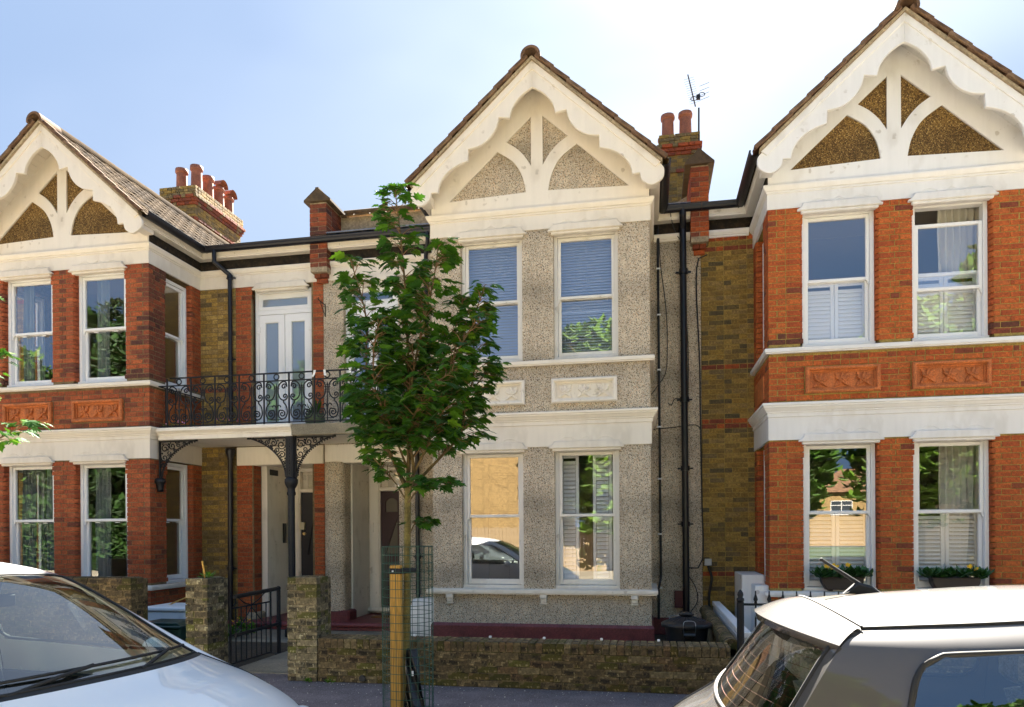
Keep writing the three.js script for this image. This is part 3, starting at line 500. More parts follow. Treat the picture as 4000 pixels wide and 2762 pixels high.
const RIDGE = (() => { const s = new THREE.Shape(); s.absarc(0, 0, 0.135, Math.PI * -0.06, Math.PI * 1.06, false); s.absarc(0, 0, 0.10, Math.PI * 1.06, Math.PI * -0.06, true); s.closePath(); return plain(ext(s, 0.415, 0.004, 8).translate(0, 0, -0.40)); })();
M.roofBoard = std({ color: lin(0.10, 0.07, 0.045), roughness: 0.95, map: sized(tGrain, 0.8) });
const TILE2 = cbox(0.275, 0.022, 0.32, 0.005);
const WBRICK = cbox(0.11, 0.068, 0.215, 0.008);
// ---------------------------------------------------------------- the three houses
const houseL = house({ c: -7.71, s: 1, style: 'L', seed: 3, paint: M.cream, gableMat: M.oldDash, roof: ROOFT, doorU1: 3.635, label: 'left terraced house of brown-red brick with orange flower panels' });
const houseM = house({ c: 0, s: -1, style: 'dash', seed: 21, paint: M.cream, gableMat: M.dash, roof: ROOFT, doorU1: 3.50, winMat: M.offwhite, label: 'middle terraced house covered in pebbledash with red painted plinth' });
const houseR = house({ c: 4.65, s: 1, style: 'R', seed: 42, paint: M.white, gableMat: M.oldDash, roof: ROOFR, doorU1: 3.635, drop: 1, label: 'right terraced house of bright orange-red brick with white trim' });

// flower panels under the upper sills
function petal(l, w, d) { const s = new THREE.Shape(); s.moveTo(0, 0); s.bezierCurveTo(w, l * 0.25, w * 0.9, l * 0.7, 0, l); s.bezierCurveTo(-w * 0.9, l * 0.7, -w, l * 0.25, 0, 0); return ext(s, d, d * 0.3, 5); }
function flowerPanel(parent, cx, mat) {
  const g = grp('flower_panel', parent), w = 0.455, y0 = 3.39, y1 = 3.735, cy = (y0 + y1) / 2;
  const fr = shapeOf(rect(cx - w, y0, cx + w, y1)); fr.holes = [pathOf(rect(cx - w + 0.05, y0 + 0.05, cx + w - 0.05, y1 - 0.05))];
  mesh('panel_frame', ext(fr, 0.075, 0.016, 2).translate(0, 0, -0.005), mat, g);
  const fr2 = shapeOf(rect(cx - w + 0.045, y0 + 0.045, cx + w - 0.045, y1 - 0.045)); fr2.holes = [pathOf(rect(cx - w + 0.072, y0 + 0.072, cx + w - 0.072, y1 - 0.072))];
  mesh('panel_back', [bx(cx - w + 0.04, y0 + 0.04, -0.03, cx + w - 0.04, y1 - 0.04, 0.004), ext(fr2, 0.022, 0.004).translate(0, 0, 0)], mat, g);
  for (const k of [-1, 0, 1]) {
    const P = []; for (let i = 0; i < 5; i++) P.push(petal(0.105, 0.036, 0.032).rotateZ(i * 2 * Math.PI / 5).translate(0, 0, 0.006)); for (let i = 0; i < 4; i++) P.push(petal(0.145, 0.042, 0.022).rotateZ(Math.PI / 4 + i * Math.PI / 2).translate(0, 0, 0.002));
    for (let i = 0; i < 5; i++) P.push(petal(0.06, 0.026, 0.024).rotateZ((i + 0.5) * 2 * Math.PI / 5).translate(0, 0, 0.030)); P.push(new THREE.SphereGeometry(0.017, 10, 6).scale(1, 1, 0.7).translate(0, 0, 0.056));
    mesh('flower', P.map((q) => q.scale(0.9, 0.9, 1).translate(cx + k * 0.262, cy - 0.005, 0)), mat, g);
  }
  // panels at the sides of the bay are plain
}
for (const [h, m] of [[houseL, M.terra], [houseM, M.cream], [houseR, M.terra]]) for (const q of [-0.645, 0.645]) flowerPanel(h, q, m);
mesh('side_panel', bx(-1.575, 3.39, -1.1, -1.54, 3.735, -0.36, 0.01), M.terra, houseR); mesh('side_panel', bx(1.54, 3.39, -1.1, 1.575, 3.735, -0.36, 0.01), M.terra, houseL);

// pebbledash house: plinth, sill brackets
mesh('plinth', molding([[-0.02, 0.0], [0.035, 0.0], [0.035, 0.26], [0.028, 0.275], [0.01, 0.30], [-0.02, 0.30]], [[-1.55, -1.33], [-1.55, 0], [1.55, 0], [1.55, -1.33]]), M.oxide, houseM);
mesh('plinth', bx(1.56, 0.0, -1.36, 2.32, 0.26, -1.30), M.oxide, houseM);
for (const x of [-1.3, 0.06, 1.32]) mesh('sill_bracket', [bx(x - 0.05, 0.655, -0.02, x + 0.05, 0.72, 0.075, 0.012), bx(x - 0.042, 0.60, -0.02, x + 0.042, 0.66, 0.05, 0.012), bx(x - 0.05, 0.572, -0.02, x + 0.05, 0.602, 0.035, 0.008)], M.cream, houseM);
// red house: corbels under the lower sill
for (const x of [-1.35, -0.55, 0.1]) mesh('sill_bracket', [bx(x - 0.06, 0.655, -0.02, x + 0.06, 0.72, 0.06, 0.012), bx(x - 0.05, 0.58, -0.02, x + 0.05, 0.66, 0.04, 0.012)], M.white, houseR);
mesh('bay_upstand', [bx(-1.86, 0, -1.3, -1.56, 0.98, -0.42, 0.01), bx(-1.74, 0, -0.42, -1.56, 0.86, -0.06, 0.01)], M.white, houseR);

// ---- party parapets: corbelled brick piers with saddle copings
function parapet(h, x, w, T, red) {
  const g = grp('parapet', h), c = h.position.x, X = x - c;
  mesh('parapet_wall', [bx(X - w / 2 + 0.006, 5.95, -9, X + w / 2 - 0.006, 7.1, -1.156, 0.001)], M.render, g);
  mesh('coping', ext(shapeOf([[X - w / 2 - 0.085, 7.10], [X + w / 2 + 0.085, 7.10], [X + w / 2 + 0.085, 7.135], [X + 0.03, 7.31], [X + 0.03, 7.335], [X - 0.03, 7.335], [X - 0.03, 7.31], [X - w / 2 - 0.085, 7.135]]), 7.9, 0.008).translate(0, 0, -9), M.copeStone, g);
  const P = new Pieces('parapet_brick', 'further_parapet_bricks', T.tones, T.mats, T.mass), r = rng(Math.round(x * 100) + 900), F = frame3([X, 0, -1.15], [1, 0, 0], [0, 0, 1]);
  let v = 5.84; const steps = [0.07, 0.12, 0.17, 0.21];
  for (let n = 0; v < 7.07; n++, v += CO) {
    const k = n < 4 ? n : 4, back = 0.22 - (k < 4 ? steps[k] : 0.22), ww = w / 2 - (k < 4 ? 0.035 * (3 - k) * 0.5 : 0);
    const fr = frame3([X, 0, -1.15 - back * 0.9], [1, 0, 0], [0, 0, 1]), tone = () => red[Math.floor(r() * red.length)];
    const cut = n % 2 ? [[-ww, -0.005], [0.005, ww]] : [[-ww, ww]];
    for (const [a, b] of cut) putBrick(P, h, fr, a, b, v, tone(), 'n', 0.006, 0.066, 0.20);
    // the sides
    if (n >= 4) for (const q of [-1, 1]) for (let z = 0.21; z < 1.0; z += 0.225) putBrick(P, h, q > 0 ? frame3([X + w / 2, 0, -1.15], [0, 0, -1], [1, 0, 0]) : frame3([X - w / 2, 0, -1.15], [0, 0, 1], [-1, 0, 0]), q > 0 ? z : -z - 0.215, q > 0 ? z + 0.215 : -z, v, tone());
  }
  P.finish(g);
}

parapet(houseL, -3.857, 0.30, TONES.L, [5, 6, 7, 3, 1, 5]);
parapet(houseM, 2.30, 0.265, TONES.R, [1, 3, 5, 6, 0]);

// ---- low tiled roof over the middle house's door bay
{
  const g = grp('low_roof', houseM);
  mesh('upstand', bx(-3.70, 6.5, -1.95, -1.75, 7.06, -1.7, 0.01), M.render, g);
  mesh('flashing', [bx(-3.71, 6.56, -1.69, -1.75, 6.585, -1.12, 0.004), bx(-3.71, 6.57, -1.70, -1.75, 6.72, -1.67, 0.006)], M.lead, g);
  const r = rng(5); for (let i = 0; i < 7; i++) { const m = new THREE.Mesh(TILE2, M.lowTile[i % 2]); m.name = 'roof_tile'; m.position.set(-3.56 + i * 0.29, 7.115 + (r() - 0.5) * 0.006, -1.74); m.rotation.x = 0.42 + (r() - 0.5) * 0.03; m.castShadow = m.receiveShadow = true; g.add(m); }
  for (let i = 0; i < 6; i++) { const m = new THREE.Mesh(plain(rod([0, 0, 0], [0.335, 0, 0], 0.06, 0.06, 12)), M.lowTile[i % 2]); m.name = 'ridge_tile'; m.position.set(-3.70 + i * 0.335, 7.205, -1.88); m.castShadow = m.receiveShadow = true; g.add(m); }
}
// ---- chimneys
function chimney(h, x0, x1, z0, z1, T, pots) {
  const g = grp('chimney', h), c = h.position.x, a = x0 - c, b = x1 - c;
  mesh('stack', bx(a + 0.006, 6.3, z1, b - 0.006, 10.05, z0 - 0.006, 0.002), T === TONES.L ? M.mortarL : M.mortarR, g);
  const P = new Pieces('chimney_brick', 'further_chimney_bricks', T.tones, T.mats, T.mass), r = rng(Math.round(x0 * 10) + 333), pick = (l) => l[Math.floor(r() * l.length)];
  for (let v = 7.4; v < 10.1; v += CO) {
    const red = Math.abs(v - 9.38) < 0.04, over = v > 9.70 && v < 9.93 ? 0.035 + 0.03 * Math.floor((v - 9.70) / CO) : red ? 0.03 : v >= 9.93 ? 0.05 : 0;
    const tone = () => over && v < 9.93 ? pick([3, 5, 6, 14]) : pick([8, 9, 11, 12, 13, 14, 14]), n = Math.round((v - 7.4) / CO);
    const row = (F, len) => { let x = -over, i = 0; while (x < len + over - 0.02) { let l = (i + n) % 2 ? 0.1025 : 0.215; if (x + l > len + over - 0.05) l = len + over - x; putBrick(P, h, F, x, x + l, v, tone(), 'n', 0.006 + over, 0.066, 0.1025 + over * 0.5); x += l + 0.01; i++; } };
    row(frame3([a, 0, z0], [1, 0, 0], [0, 0, 1]), b - a); row(frame3([b, 0, z0 - 0.11], [0, 0, -1], [1, 0, 0]), z0 - z1 - 0.11); row(frame3([a, 0, z1], [0, 0, 1], [-1, 0, 0]), z0 - z1 - 0.11);
  }
  P.finish(g);
  mesh('flaunching', bx(a - 0.03, 10.05, z1, b + 0.03, 10.13, z0 + 0.03, 0.03), M.render, g);
  for (const [x, z, hh, hood] of pots) {
    const m = mesh('chimney_pot', [lathe([[0, 0], [0.15, 0], [0.135, 0.06], [0.125, hh * 0.8], [0.128, hh * 0.82], [0.15, hh * 0.84], [0.155, hh * 0.9], [0.15, hh], [0.12, hh], [0.11, hh - 0.15], [0.0, hh - 0.16]], 18).translate(x - c, 10.11, z), ...(hood ? [new THREE.CylinderGeometry(0.17, 0.17, 0.34, 18, 1, true, 0, Math.PI).rotateZ(Math.PI / 2).rotateX(0).translate(x - c, 10.13 + hh, z), bx(x - c - 0.16, 10.11 + hh, z - 0.17, x - c - 0.145, 10.2 + hh, z + 0.17)] : [])], M.pot, g);
  }
}
chimney(houseL, -10.25, -9.36, -5.9, -7.9, TONES.L, [[-9.93, -6.2, 0.62], [-9.52, -6.2, 0.66], [-9.52, -6.68, 0.62], [-9.52, -7.15, 0.56, 1], [-9.52, -7.58, 0.50, 1], [-9.95, -6.9, 0.5]]);
chimney(houseM, 1.84, 2.60, -5.9, -7.6, TONES.R, [[1.985, -6.1, 0.56], [2.36, -6.1, 0.58], [1.93, -6.75, 0.42], [2.30, -6.75, 0.42]]);
{ // lead-dressed slope where the stack meets the roof of the pebbledash house
  const q = ext(shapeOf([[0, 0], [0.62, 0], [0.62, 0.34], [0.42, 0.52], [0.0, 0.30]]), 1.2, 0.01); mesh('chimney_shoulder', q.translate(1.82, 6.56, -3.2), M.render, houseM);
  mesh('flashing', [bx(1.80, 6.56, -1.98, 2.17, 6.70, -1.95, 0.006), bx(1.78, 6.555, -1.96, 2.17, 6.57, -1.15)], M.lead, houseM);
}


// ---- upper balcony doors (white, glazed, with a top light)
function balconyDoors(h, u0, u1, full) {
  const g = grp('balcony_door', h), cx = (u0 + u1) / 2, z = -1.33 - 0.1, y0 = 3.28, y1 = 5.80, f = 0.06, tr = 5.40;
  mesh('frame', [bx(u0, y0, z - 0.07, u0 + f, y1, z), bx(u1 - f, y0, z - 0.07, u1, y1, z), bx(u0 + f, y1 - f, z - 0.07, u1 - f, y1, z - 0.002), bx(u0 + f, tr - 0.02, z - 0.07, u1 - f, tr + 0.05, z - 0.001), bx(cx - 0.2, y1 - 0.045, z - 0.01, cx + 0.2, y1 - 0.025, z + 0.012)], M.upvc, g);
  const leaf = (a, b, ya, yb, ga, gb, gya, gyb, name) => { const d = grp(name, g); const s = shapeOf(rect(a, ya, b, yb)); s.holes = [pathOf(rect(ga, gya, gb, gyb))]; mesh('door_rail', ext(s, 0.055, 0.008).translate(0, 0, z - 0.06), M.upvc, d); mesh('pane', new THREE.PlaneGeometry(gb - ga + 0.01, gyb - gya + 0.01).translate((ga + gb) / 2, (gya + gyb) / 2, z - 0.035), full ? M.glass : M.glassDoor, d); return d; };
  leaf(u0 + f + 0.003, u1 - f - 0.003, tr + 0.053, y1 - f - 0.003, u0 + 0.13, u1 - 0.13, tr + 0.12, y1 - 0.15, 'top_light');
  const w = (u1 - u0 - 2 * f) / 2;
  for (const q of [-1, 1]) {
    const a = q < 0 ? u0 + f + 0.004 : cx + 0.004, b = q < 0 ? cx - 0.004 : u1 - f - 0.004, m = (a + b) / 2, gw = full ? w * 0.32 : w * 0.245;
    const d = leaf(a, b, y0 + 0.04, tr - 0.025, m - gw, m + gw, y0 + 0.25, tr - 0.16, 'door');
    mesh('handle', [bx(cx + q * 0.045 - 0.013, 4.26, z - 0.01, cx + q * 0.045 + 0.013, 4.44, z + 0.008), tube([[cx + q * 0.045, 4.36, z], [cx + q * 0.045, 4.36, z + 0.045], [cx + q * 0.08, 4.365, z + 0.05], [cx + q * 0.15, 4.345, z + 0.048]], 0.009, 6)], M.upvc, d);
    for (const y of [5.12, 4.2]) mesh('hinge', bx(q < 0 ? u0 + 0.02 : u1 - 0.1, y - 0.05, z - 0.004, q < 0 ? u0 + 0.1 : u1 - 0.02, y + 0.05, z + 0.014, 0.008), M.upvc, d);
  }
  mesh('lining', bx(u0, y0 - 0.02, z - 0.9, u1, y0, z - 0.08), M.roomFloor, g);
}
M.glassDoor = phy({ color: 0xffffff, transmission: 0.55, thickness: 0, roughness: 0.0, ior: 2.25 }); M.glassDoor.color = lin(0.45, 0.52, 0.58);
balconyDoors(houseL, 2.54, 3.635, false); balconyDoors(houseM, -3.50, -2.54, true);

// ---- porches with front doors
function porch(h, xa, xb, doorMat, o) {   // house-local x of the opening, xa < xb
  const g = grp('porch', h), zb = -2.3, c = h.position.x;
  mesh('porch_wall', [bx(xa - 0.06, 0.08, zb - 0.1, xa + (o.inset ?? 0.0), 2.8, -1.59, 0.004), bx(xb, 0.08, zb - 0.1, xb + 0.06, 2.8, -1.59, 0.004), bx(xa, 2.79, zb, xb, 2.85, -1.36, 0.004), bx(xa - 0.05, 0.02, zb - 0.18, xb + 0.05, 3.0, zb - 0.11, 0.002)], M.plaster, g);
  const fx0 = o.f0, fx1 = xb, dx0 = o.d0, dx1 = o.d1;
  mesh('door_frame', [bx(fx0, 0.25, zb - 0.1, dx0, 2.79, zb, 0.008), bx(dx0 - 0.045, 0.25, zb - 0.05, dx0 - 0.02, 2.76, zb + 0.02, 0.006), bx(dx1, 0.25, zb - 0.1, fx1, 2.79, zb, 0.008), bx(dx0, 2.35, zb - 0.09, dx1, 2.42, zb - 0.004, 0.008), bx(dx0, 2.73, zb - 0.09, dx1, 2.79, zb - 0.004, 0.008), bx(fx0 - 0.02, 0.17, zb - 0.1, fx1, 0.25, zb + 0.06, 0.02)], M.cream, g);
  mesh('fanlight', new THREE.PlaneGeometry(dx1 - dx0, 0.33).translate((dx0 + dx1) / 2, 2.575, zb - 0.06), M.glass, g);
  const d = grp('front_door', g), w = dx1 - dx0, s = shapeOf(rect(dx0 + 0.004, 0.255, dx1 - 0.004, 2.345));
  const panes = o.panes; s.holes = panes.map((p) => { const q = new THREE.Path(); const [a, y0, b, y1, arch] = p; q.moveTo(dx0 + a * w, y0); q.lineTo(dx0 + b * w, y0); q.lineTo(dx0 + b * w, y1); if (arch) q.quadraticCurveTo(dx0 + (a + b) / 2 * w, y1 + 0.13, dx0 + a * w, y1); q.closePath(); return q; });
  const door = mesh('door_leaf', ext(s, 0.045, 0.006).translate(0, 0, zb - 0.07), doorMat, d);
  for (const p of panes) mesh('door_pane', bx(dx0 + p[0] * w - 0.01, p[1] - 0.01, zb - 0.062, dx0 + p[2] * w + 0.01, p[3] + (p[4] ? 0.08 : 0.01), zb - 0.05, 0.001), o.paneMat, d);
  if (o.extra) o.extra(g, zb);
}
M.doorNavy = std({ color: lin(0.003, 0.004, 0.010), roughness: 0.5 }); M.doorMaroon = std({ color: lin(0.026, 0.004, 0.006), roughness: 0.55 }); M.doorGlass = std({ color: lin(0.05, 0.045, 0.03), roughness: 0.35 }); M.brass = std({ color: lin(0.62, 0.48, 0.22), metalness: 0.8, roughness: 0.35 }); M.beige = std({ color: lin(0.62, 0.55, 0.36), roughness: 0.5 });
porch(houseL, 2.60, 3.635, M.doorNavy, { inset: 0.05, f0: 2.68, d0: 2.91, d1: 3.58, paneMat: M.doorNavy, panes: [[0.2, 0.45, 0.45, 1.0], [0.55, 0.45, 0.8, 1.0], [0.2, 1.2, 0.45, 2.15], [0.55, 1.2, 0.8, 2.15]], extra: (g, z) => { mesh('key_box', bx(2.915, 1.66, z - 0.02, 3.0, 1.80, z + 0.04), M.beige, g); mesh('door_lock', rod([2.985, 1.587, z - 0.03], [2.985, 1.587, z + 0.01], 0.028), M.brass, g); mesh('air_vent', bx(2.645, 2.63, -1.95, 2.665, 2.73, -1.68), M.black, g); mesh('door_bell', bx(2.652, 1.42, -2.22, 2.68, 1.78, -2.12), M.black, g); } });
porch(houseM, -3.50, -2.47, M.doorMaroon, { inset: 0.03, f0: -3.46, d0: -3.245, d1: -2.56, paneMat: M.doorGlass, panes: [[0.14, 1.97, 0.46, 2.16, 1], [0.54, 1.97, 0.86, 2.16, 1], [0.14, 1.22, 0.46, 1.86], [0.54, 1.22, 0.86, 1.86]], extra: (g, z) => { mesh('door_bell', bx(-3.40, 1.60, z - 0.004, -3.37, 1.78, z + 0.02, 0.006), M.cream, g); } });
for (const [h, a, b] of [[houseL, 2.3, 3.84], [houseM, -3.83, -2.3]]) {   // red step with rounded nosing
  mesh('door_step', [bx(a, 0.01, -2.5, b, 0.13, -0.95, 0.004), rod([a, 0.10, -0.95], [b, 0.10, -0.95], 0.045, 0.045, 12)], M.oxide, h);
}
mesh('pier_base', bx(-3.86, 0.0, -1.6, -3.40, 0.30, -1.25, 0.03), M.oxide, houseM); mesh('pier_base', [bx(2.42, 0.0, -1.6, 2.62, 0.24, -1.24, 0.03)], M.render, houseL);
mesh('pier_render', [new THREE.CylinderGeometry(0.172, 0.172, 2.5, 20, 1).scale(1, 1, 0.5).translate(-3.676, 1.54, -1.335)], M.dash, houseM);
mesh('door_mat', bx(-3.2, 0.131, -2.0, -2.6, 0.145, -1.7), std({ color: lin(0.22, 0.10, 0.03), roughness: 1 }), houseM);
mesh('bay_upstand', [bx(-2.06, 0, -1.25, -1.60, 0.5, -0.45, 0.02), bx(-2.06, 0.48, -0.9, -1.60, 0.58, -0.5, 0.03)], M.white, houseM);

// ---- pipes
const pipe = (name, h, pts, r, extra = []) => mesh(name, [...pts.slice(1).map((p, i) => rod(pts[i], p, r, r, 12)), ...pts.slice(1, -1).map((p) => new THREE.SphereGeometry(r * 1.02, 12, 8).translate(...p)), ...extra], M.pipe, h);
const collar = (x, y, z, r) => [rod([x, y - 0.035, z], [x, y + 0.035, z], r * 1.25, r * 1.25, 12), bx(x - r * 2.1, y - 0.012, z - 0.05, x + r * 2.1, y + 0.012, z - 0.02)];
{ const x = 2.18, z = -1.235; pipe('downpipe', houseL, [[x - 0.21, 6.5, -1.10], [x - 0.21, 6.24, -1.10], [x, 6.04, z], [x, 3.28, z]], 0.036, [collar(x, 6.0, z, 0.04), collar(x, 4.6, z, 0.036)].flat());
  pipe('downpipe', houseL, [[2.165, 3.06, z], [2.145, 0.06, z]], 0.042, [lathe([[0.05, 0], [0.05, 0.05], [0.085, 0.14], [0.085, 0.2], [0.06, 0.2]], 14).translate(2.165, 2.86, z), ...collar(2.155, 1.0, z, 0.045)]); }
pipe('downpipe', houseM, [[2.05, 6.52, -1.10], [2.05, 6.36, -1.12], [2.055, 6.2, -1.24], [2.075, 0.1, -1.24]], 0.05, [collar(2.06, 5.55, -1.24, 0.055), collar(2.066, 3.6, -1.24, 0.055), collar(2.07, 2.55, -1.24, 0.055), collar(2.07, 1.7, -1.24, 0.055)].flat());
pipe('downpipe', houseM, [[-2.19, 3.0, -1.23], [-2.19, 0.5, -1.23]], 0.037, collar(-2.19, 1.2, -1.23, 0.04));
pipe('downpipe', houseM, [[-1.95, 6.5, -1.1], [-1.95, 6.3, -1.1], [-2.02, 6.1, -1.23], [-2.02, 3.3, -1.23]], 0.034);
mesh('cable_pipe', [rod([1.68, 6.25, -1.29], [1.70, 0.9, -1.29], 0.018, 0.018, 8), rod([1.70, 0.9, -1.29], [1.66, 0.7, -1.2], 0.018, 0.018, 8), rod([1.66, 0.7, -1.2], [1.66, 0.25, -1.2], 0.02, 0.02, 8)], M.black, houseM);
for (const y of [5.634, 4.925, 4.079, 3.2, 2.4, 1.55, 0.72]) mesh('pipe_clip', bx(1.658, y - 0.012, -1.33, 1.718, y + 0.012, -1.262), M.upvc, houseM);
const cable = (h, pts, r = 0.007) => mesh('cable', tube(pts, r, 5), M.black, h);
cable(houseM, [[1.69, 6.3, -1.28], [1.72, 5.7, -1.28], [1.80, 5.0, -1.29], [1.815, 4.4, -1.29], [1.78, 4.0, -1.29], [1.68, 3.85, -1.27], [1.57, 3.7, -1.27]]);
cable(houseM, [[1.86, 6.45, -1.15], [1.93, 6.2, -1.27], [2.03, 6.0, -1.27], [2.09, 5.0, -1.27], [2.125, 4.4, -1.29], [2.12, 3.7, -1.29], [2.10, 3.3, -1.29]]);
cable(houseM, [[2.42, 5.8, -1.3], [2.31, 5.79, -1.3], [2.30, 4, -1.31], [2.32, 2, -1.31], [2.33, 1.25, -1.31], [2.30, 1.08, -1.3], [2.20, 1.0, -1.29], [2.11, 1.03, -1.28]], 0.011);
cable(houseM, [[1.60, 3.17, -1.31], [1.9, 3.19, -1.31], [2.25, 3.21, -1.31], [2.30, 3.15, -1.31]]);
cable(houseM, [[2.03, 3.62, -1.29], [1.92, 3.62, -1.29], [1.87, 3.53, -1.29], [1.82, 3.56, -1.29]]);
cable(houseM, [[2.12, 0.9, -1.28], [2.22, 0.72, -1.28], [2.24, 0.52, -1.28], [2.14, 0.36, -1.25]]);
cable(houseR, [[-2.25, 1.06, -1.26], [-2.20, 0.9, -1.26], [-2.24, 0.6, -1.26], [-2.22, 0.25, -1.26]], 0.02);
mesh('meter_box', bx(1.90, 0.42, -1.33, 2.03, 0.68, -1.25), std({ color: lin(0.10, 0.02, 0.018), roughness: 0.6 }), houseM);
mesh('socket_cover', [ext(shapeOf([[0, 0], [0.1, 0], [0.1, 0.1], [0.07, 0.1]]), 0.1, 0.004).rotateY(-Math.PI / 2).translate(-2.20, 1.07, -1.32)], std({ color: lin(0.45, 0.46, 0.45), roughness: 0.5 }), houseR);
mesh('basket_bracket', [rod([-3.82, 5.455, -1.32], [-3.82, 5.24, -1.32], 0.008), rod([-3.82, 5.44, -1.32], [-3.82, 5.45, -1.08], 0.007), rod([-3.82, 5.26, -1.32], [-3.82, 5.44, -1.12], 0.006), tube([[-3.82, 5.45, -1.08], [-3.82, 5.47, -1.05], [-3.82, 5.49, -1.07]], 0.007, 5)], M.iron, houseM);
// ---------------------------------------------------------------- balcony between left and middle house
{
  const B = thing('balcony', 'shared balcony with black scrolled cast-iron railing over the two front doors', 'balcony', [-3.856, 0, 0]);
  const zr = -0.15;
  mesh('slab', [bx(-2.25, 3.10, -1.32, 2.25, 3.25, -0.12, 0.006)], M.plaster, B);
  mesh('fascia', molding([[0, 3.075], [0.03, 3.08], [0.03, 3.145], [0.045, 3.15], [0.045, 3.165], [0.06, 3.18], [0.08, 3.20], [0.09, 3.21], [0.09, 3.245], [0.08, 3.262], [0, 3.27]], [[-2.22, -0.118], [0.06, -0.118]]), M.cream, B);
  const f2 = mesh('fascia', [bx(0.065, 3.075, -0.118, 2.24, 3.255, -0.045, 0.012)], M.stone, B); f2.userData.label = 'plain weathered half of the balcony edge';
  // column
  mesh('column', [lathe([[0, 0], [0.11, 0], [0.11, 0.1], [0.075, 0.14], [0.06, 0.2], [0.054, 0.3], [0.05, 2.15], [0.066, 2.17], [0.066, 2.20], [0.056, 2.22], [0.056, 2.26], [0.075, 2.29], [0.095, 2.33], [0.1, 2.36], [0.1, 2.40], [0.085, 2.42], [0.07, 2.44], [0, 2.44]], 20).translate(0, 0.02, -0.17), bx(-0.065, 2.44, -0.235, 0.065, 3.10, -0.105, 0.01), ...Array.from({ length: 11 }, (_, i) => new THREE.SphereGeometry(0.012, 8, 6).translate(0, 2.50 + i * 0.052, -0.103)), bx(-0.045, 2.46, -0.105, -0.03, 3.06, -0.097), bx(0.03, 2.46, -0.105, 0.045, 3.06, -0.097)], M.iron, B);
  // spandrel brackets with scrolls and toothed edge
  const spiral = (cx, cy, r, a0, turns, n = 26, k = 0.78) => { const p = []; for (let i = 0; i <= n; i++) { const t = i / n, a = a0 + turns * 2 * Math.PI * t, q = r * (1 - k * t); p.push([cx + q * Math.cos(a), cy + q * Math.sin(a)]); } return p; };
  const flat = (pts, z, r = 0.008) => tube(pts.map(([x, y]) => [x, y, z]), r, 5, false, pts.length * 2);
  function bracket(x, dir, z, top) {
    const w = 0.66, h = 0.62, c = []; for (let i = 0; i <= 24; i++) { const t = i / 24; c.push([x + dir * (0.02 + (w - 0.02) * Math.pow(t, 1.9)), top - h * Math.pow(1 - t, 1.35)]); }
    const gs = [flat(c, z, 0.013), bx(x - 0.012, top - h, z - 0.02, x + 0.012, top, z + 0.02), bx(Math.min(x, x + dir * w), top - 0.022, z - 0.02, Math.max(x, x + dir * w), top, z + 0.02)];
    for (let i = 1; i < 24; i++) { const [a, b] = c[i], [a1, b1] = c[i + 1]; const nx = (b1 - b) * dir, ny = -(a1 - a) * dir, l = Math.hypot(nx, ny); gs.push(new THREE.SphereGeometry(0.013, 6, 5).translate(a + dir * nx / l * 0.02 * 1, b + ny / l * 0.02 * dir, z)); }
    for (const [u, v, r, a] of [[0.09, -0.12, 0.07, 0], [0.22, -0.085, 0.06, 2], [0.33, -0.07, 0.042, 1], [0.08, -0.27, 0.058, 3], [0.16, -0.20, 0.042, 4], [0.055, -0.39, 0.036, 1], [0.43, -0.05, 0.028, 0], [0.27, -0.15, 0.03, 2]]) gs.push(flat(spiral(x + dir * u, top + v, r, a, 1.35 * dir), z, 0.009));
    for (const [u, v] of [[0.15, -0.05], [0.05, -0.05], [0.04, -0.2], [0.14, -0.14], [0.03, -0.33], [0.28, -0.03]]) gs.push(new THREE.SphereGeometry(0.016, 6, 5).scale(1, 1, 0.6).translate(x + dir * u, top + v, z));
    return gs;
  }
  mesh('bracket', bracket(-0.07, -1, -0.17, 3.075), M.iron, B); mesh('bracket', bracket(0.07, 1, -0.17, 3.075), M.iron, B);
  mesh('wall_bracket', [...bracket(-2.25, 1, -0.17, 3.075), lathe([[0, 0], [0.045, 0], [0.05, 0.05], [0.06, 0.12], [0.085, 0.15], [0.085, 0.17], [0.075, 0.18], [0.08, 0.2], [0.05, 0.22], [0, 0.22]], 14).translate(-2.25, 2.27, -0.17)], M.iron, B);
  // railing
  mesh('handrail', [bx(-2.05, 4.045, zr - 0.016, 2.2, 4.065, zr + 0.016, 0.004)], M.iron, B); mesh('rail', bx(-2.25, 3.928, zr - 0.012, 2.2, 3.945, zr + 0.012), M.iron, B); mesh('rail', bx(-2.2, 3.29, zr - 0.014, 2.2, 3.308, zr + 0.014), M.iron, B);
  const P0 = -2.10, S = 0.4165;
  for (let k = 0; k <= 10; k++) mesh('post', [rod([P0 + k * S, 3.25, zr], [P0 + k * S, 4.05, zr], 0.0145, 0.0145, 8)], M.iron, B);
  const half = (x, q) => {   // scrolls on side q of the post at x
    const big = [...spiral(x + q * 0.082, 3.845, 0.046, q > 0 ? Math.PI * 1.05 : -Math.PI * 0.05, -1.2 * q, 22).reverse(), [x + q * 0.055, 3.912], [x + q * 0.11, 3.918], [x + q * 0.165, 3.87], [x + q * 0.182, 3.79], [x + q * 0.17, 3.71], [x + q * 0.135, 3.655], [x + q * 0.085, 3.635], [x + q * 0.04, 3.655], ...spiral(x + q * 0.067, 3.695, 0.038, q > 0 ? Math.PI * 1.1 : -Math.PI * 0.1, -1.1 * q, 18)];
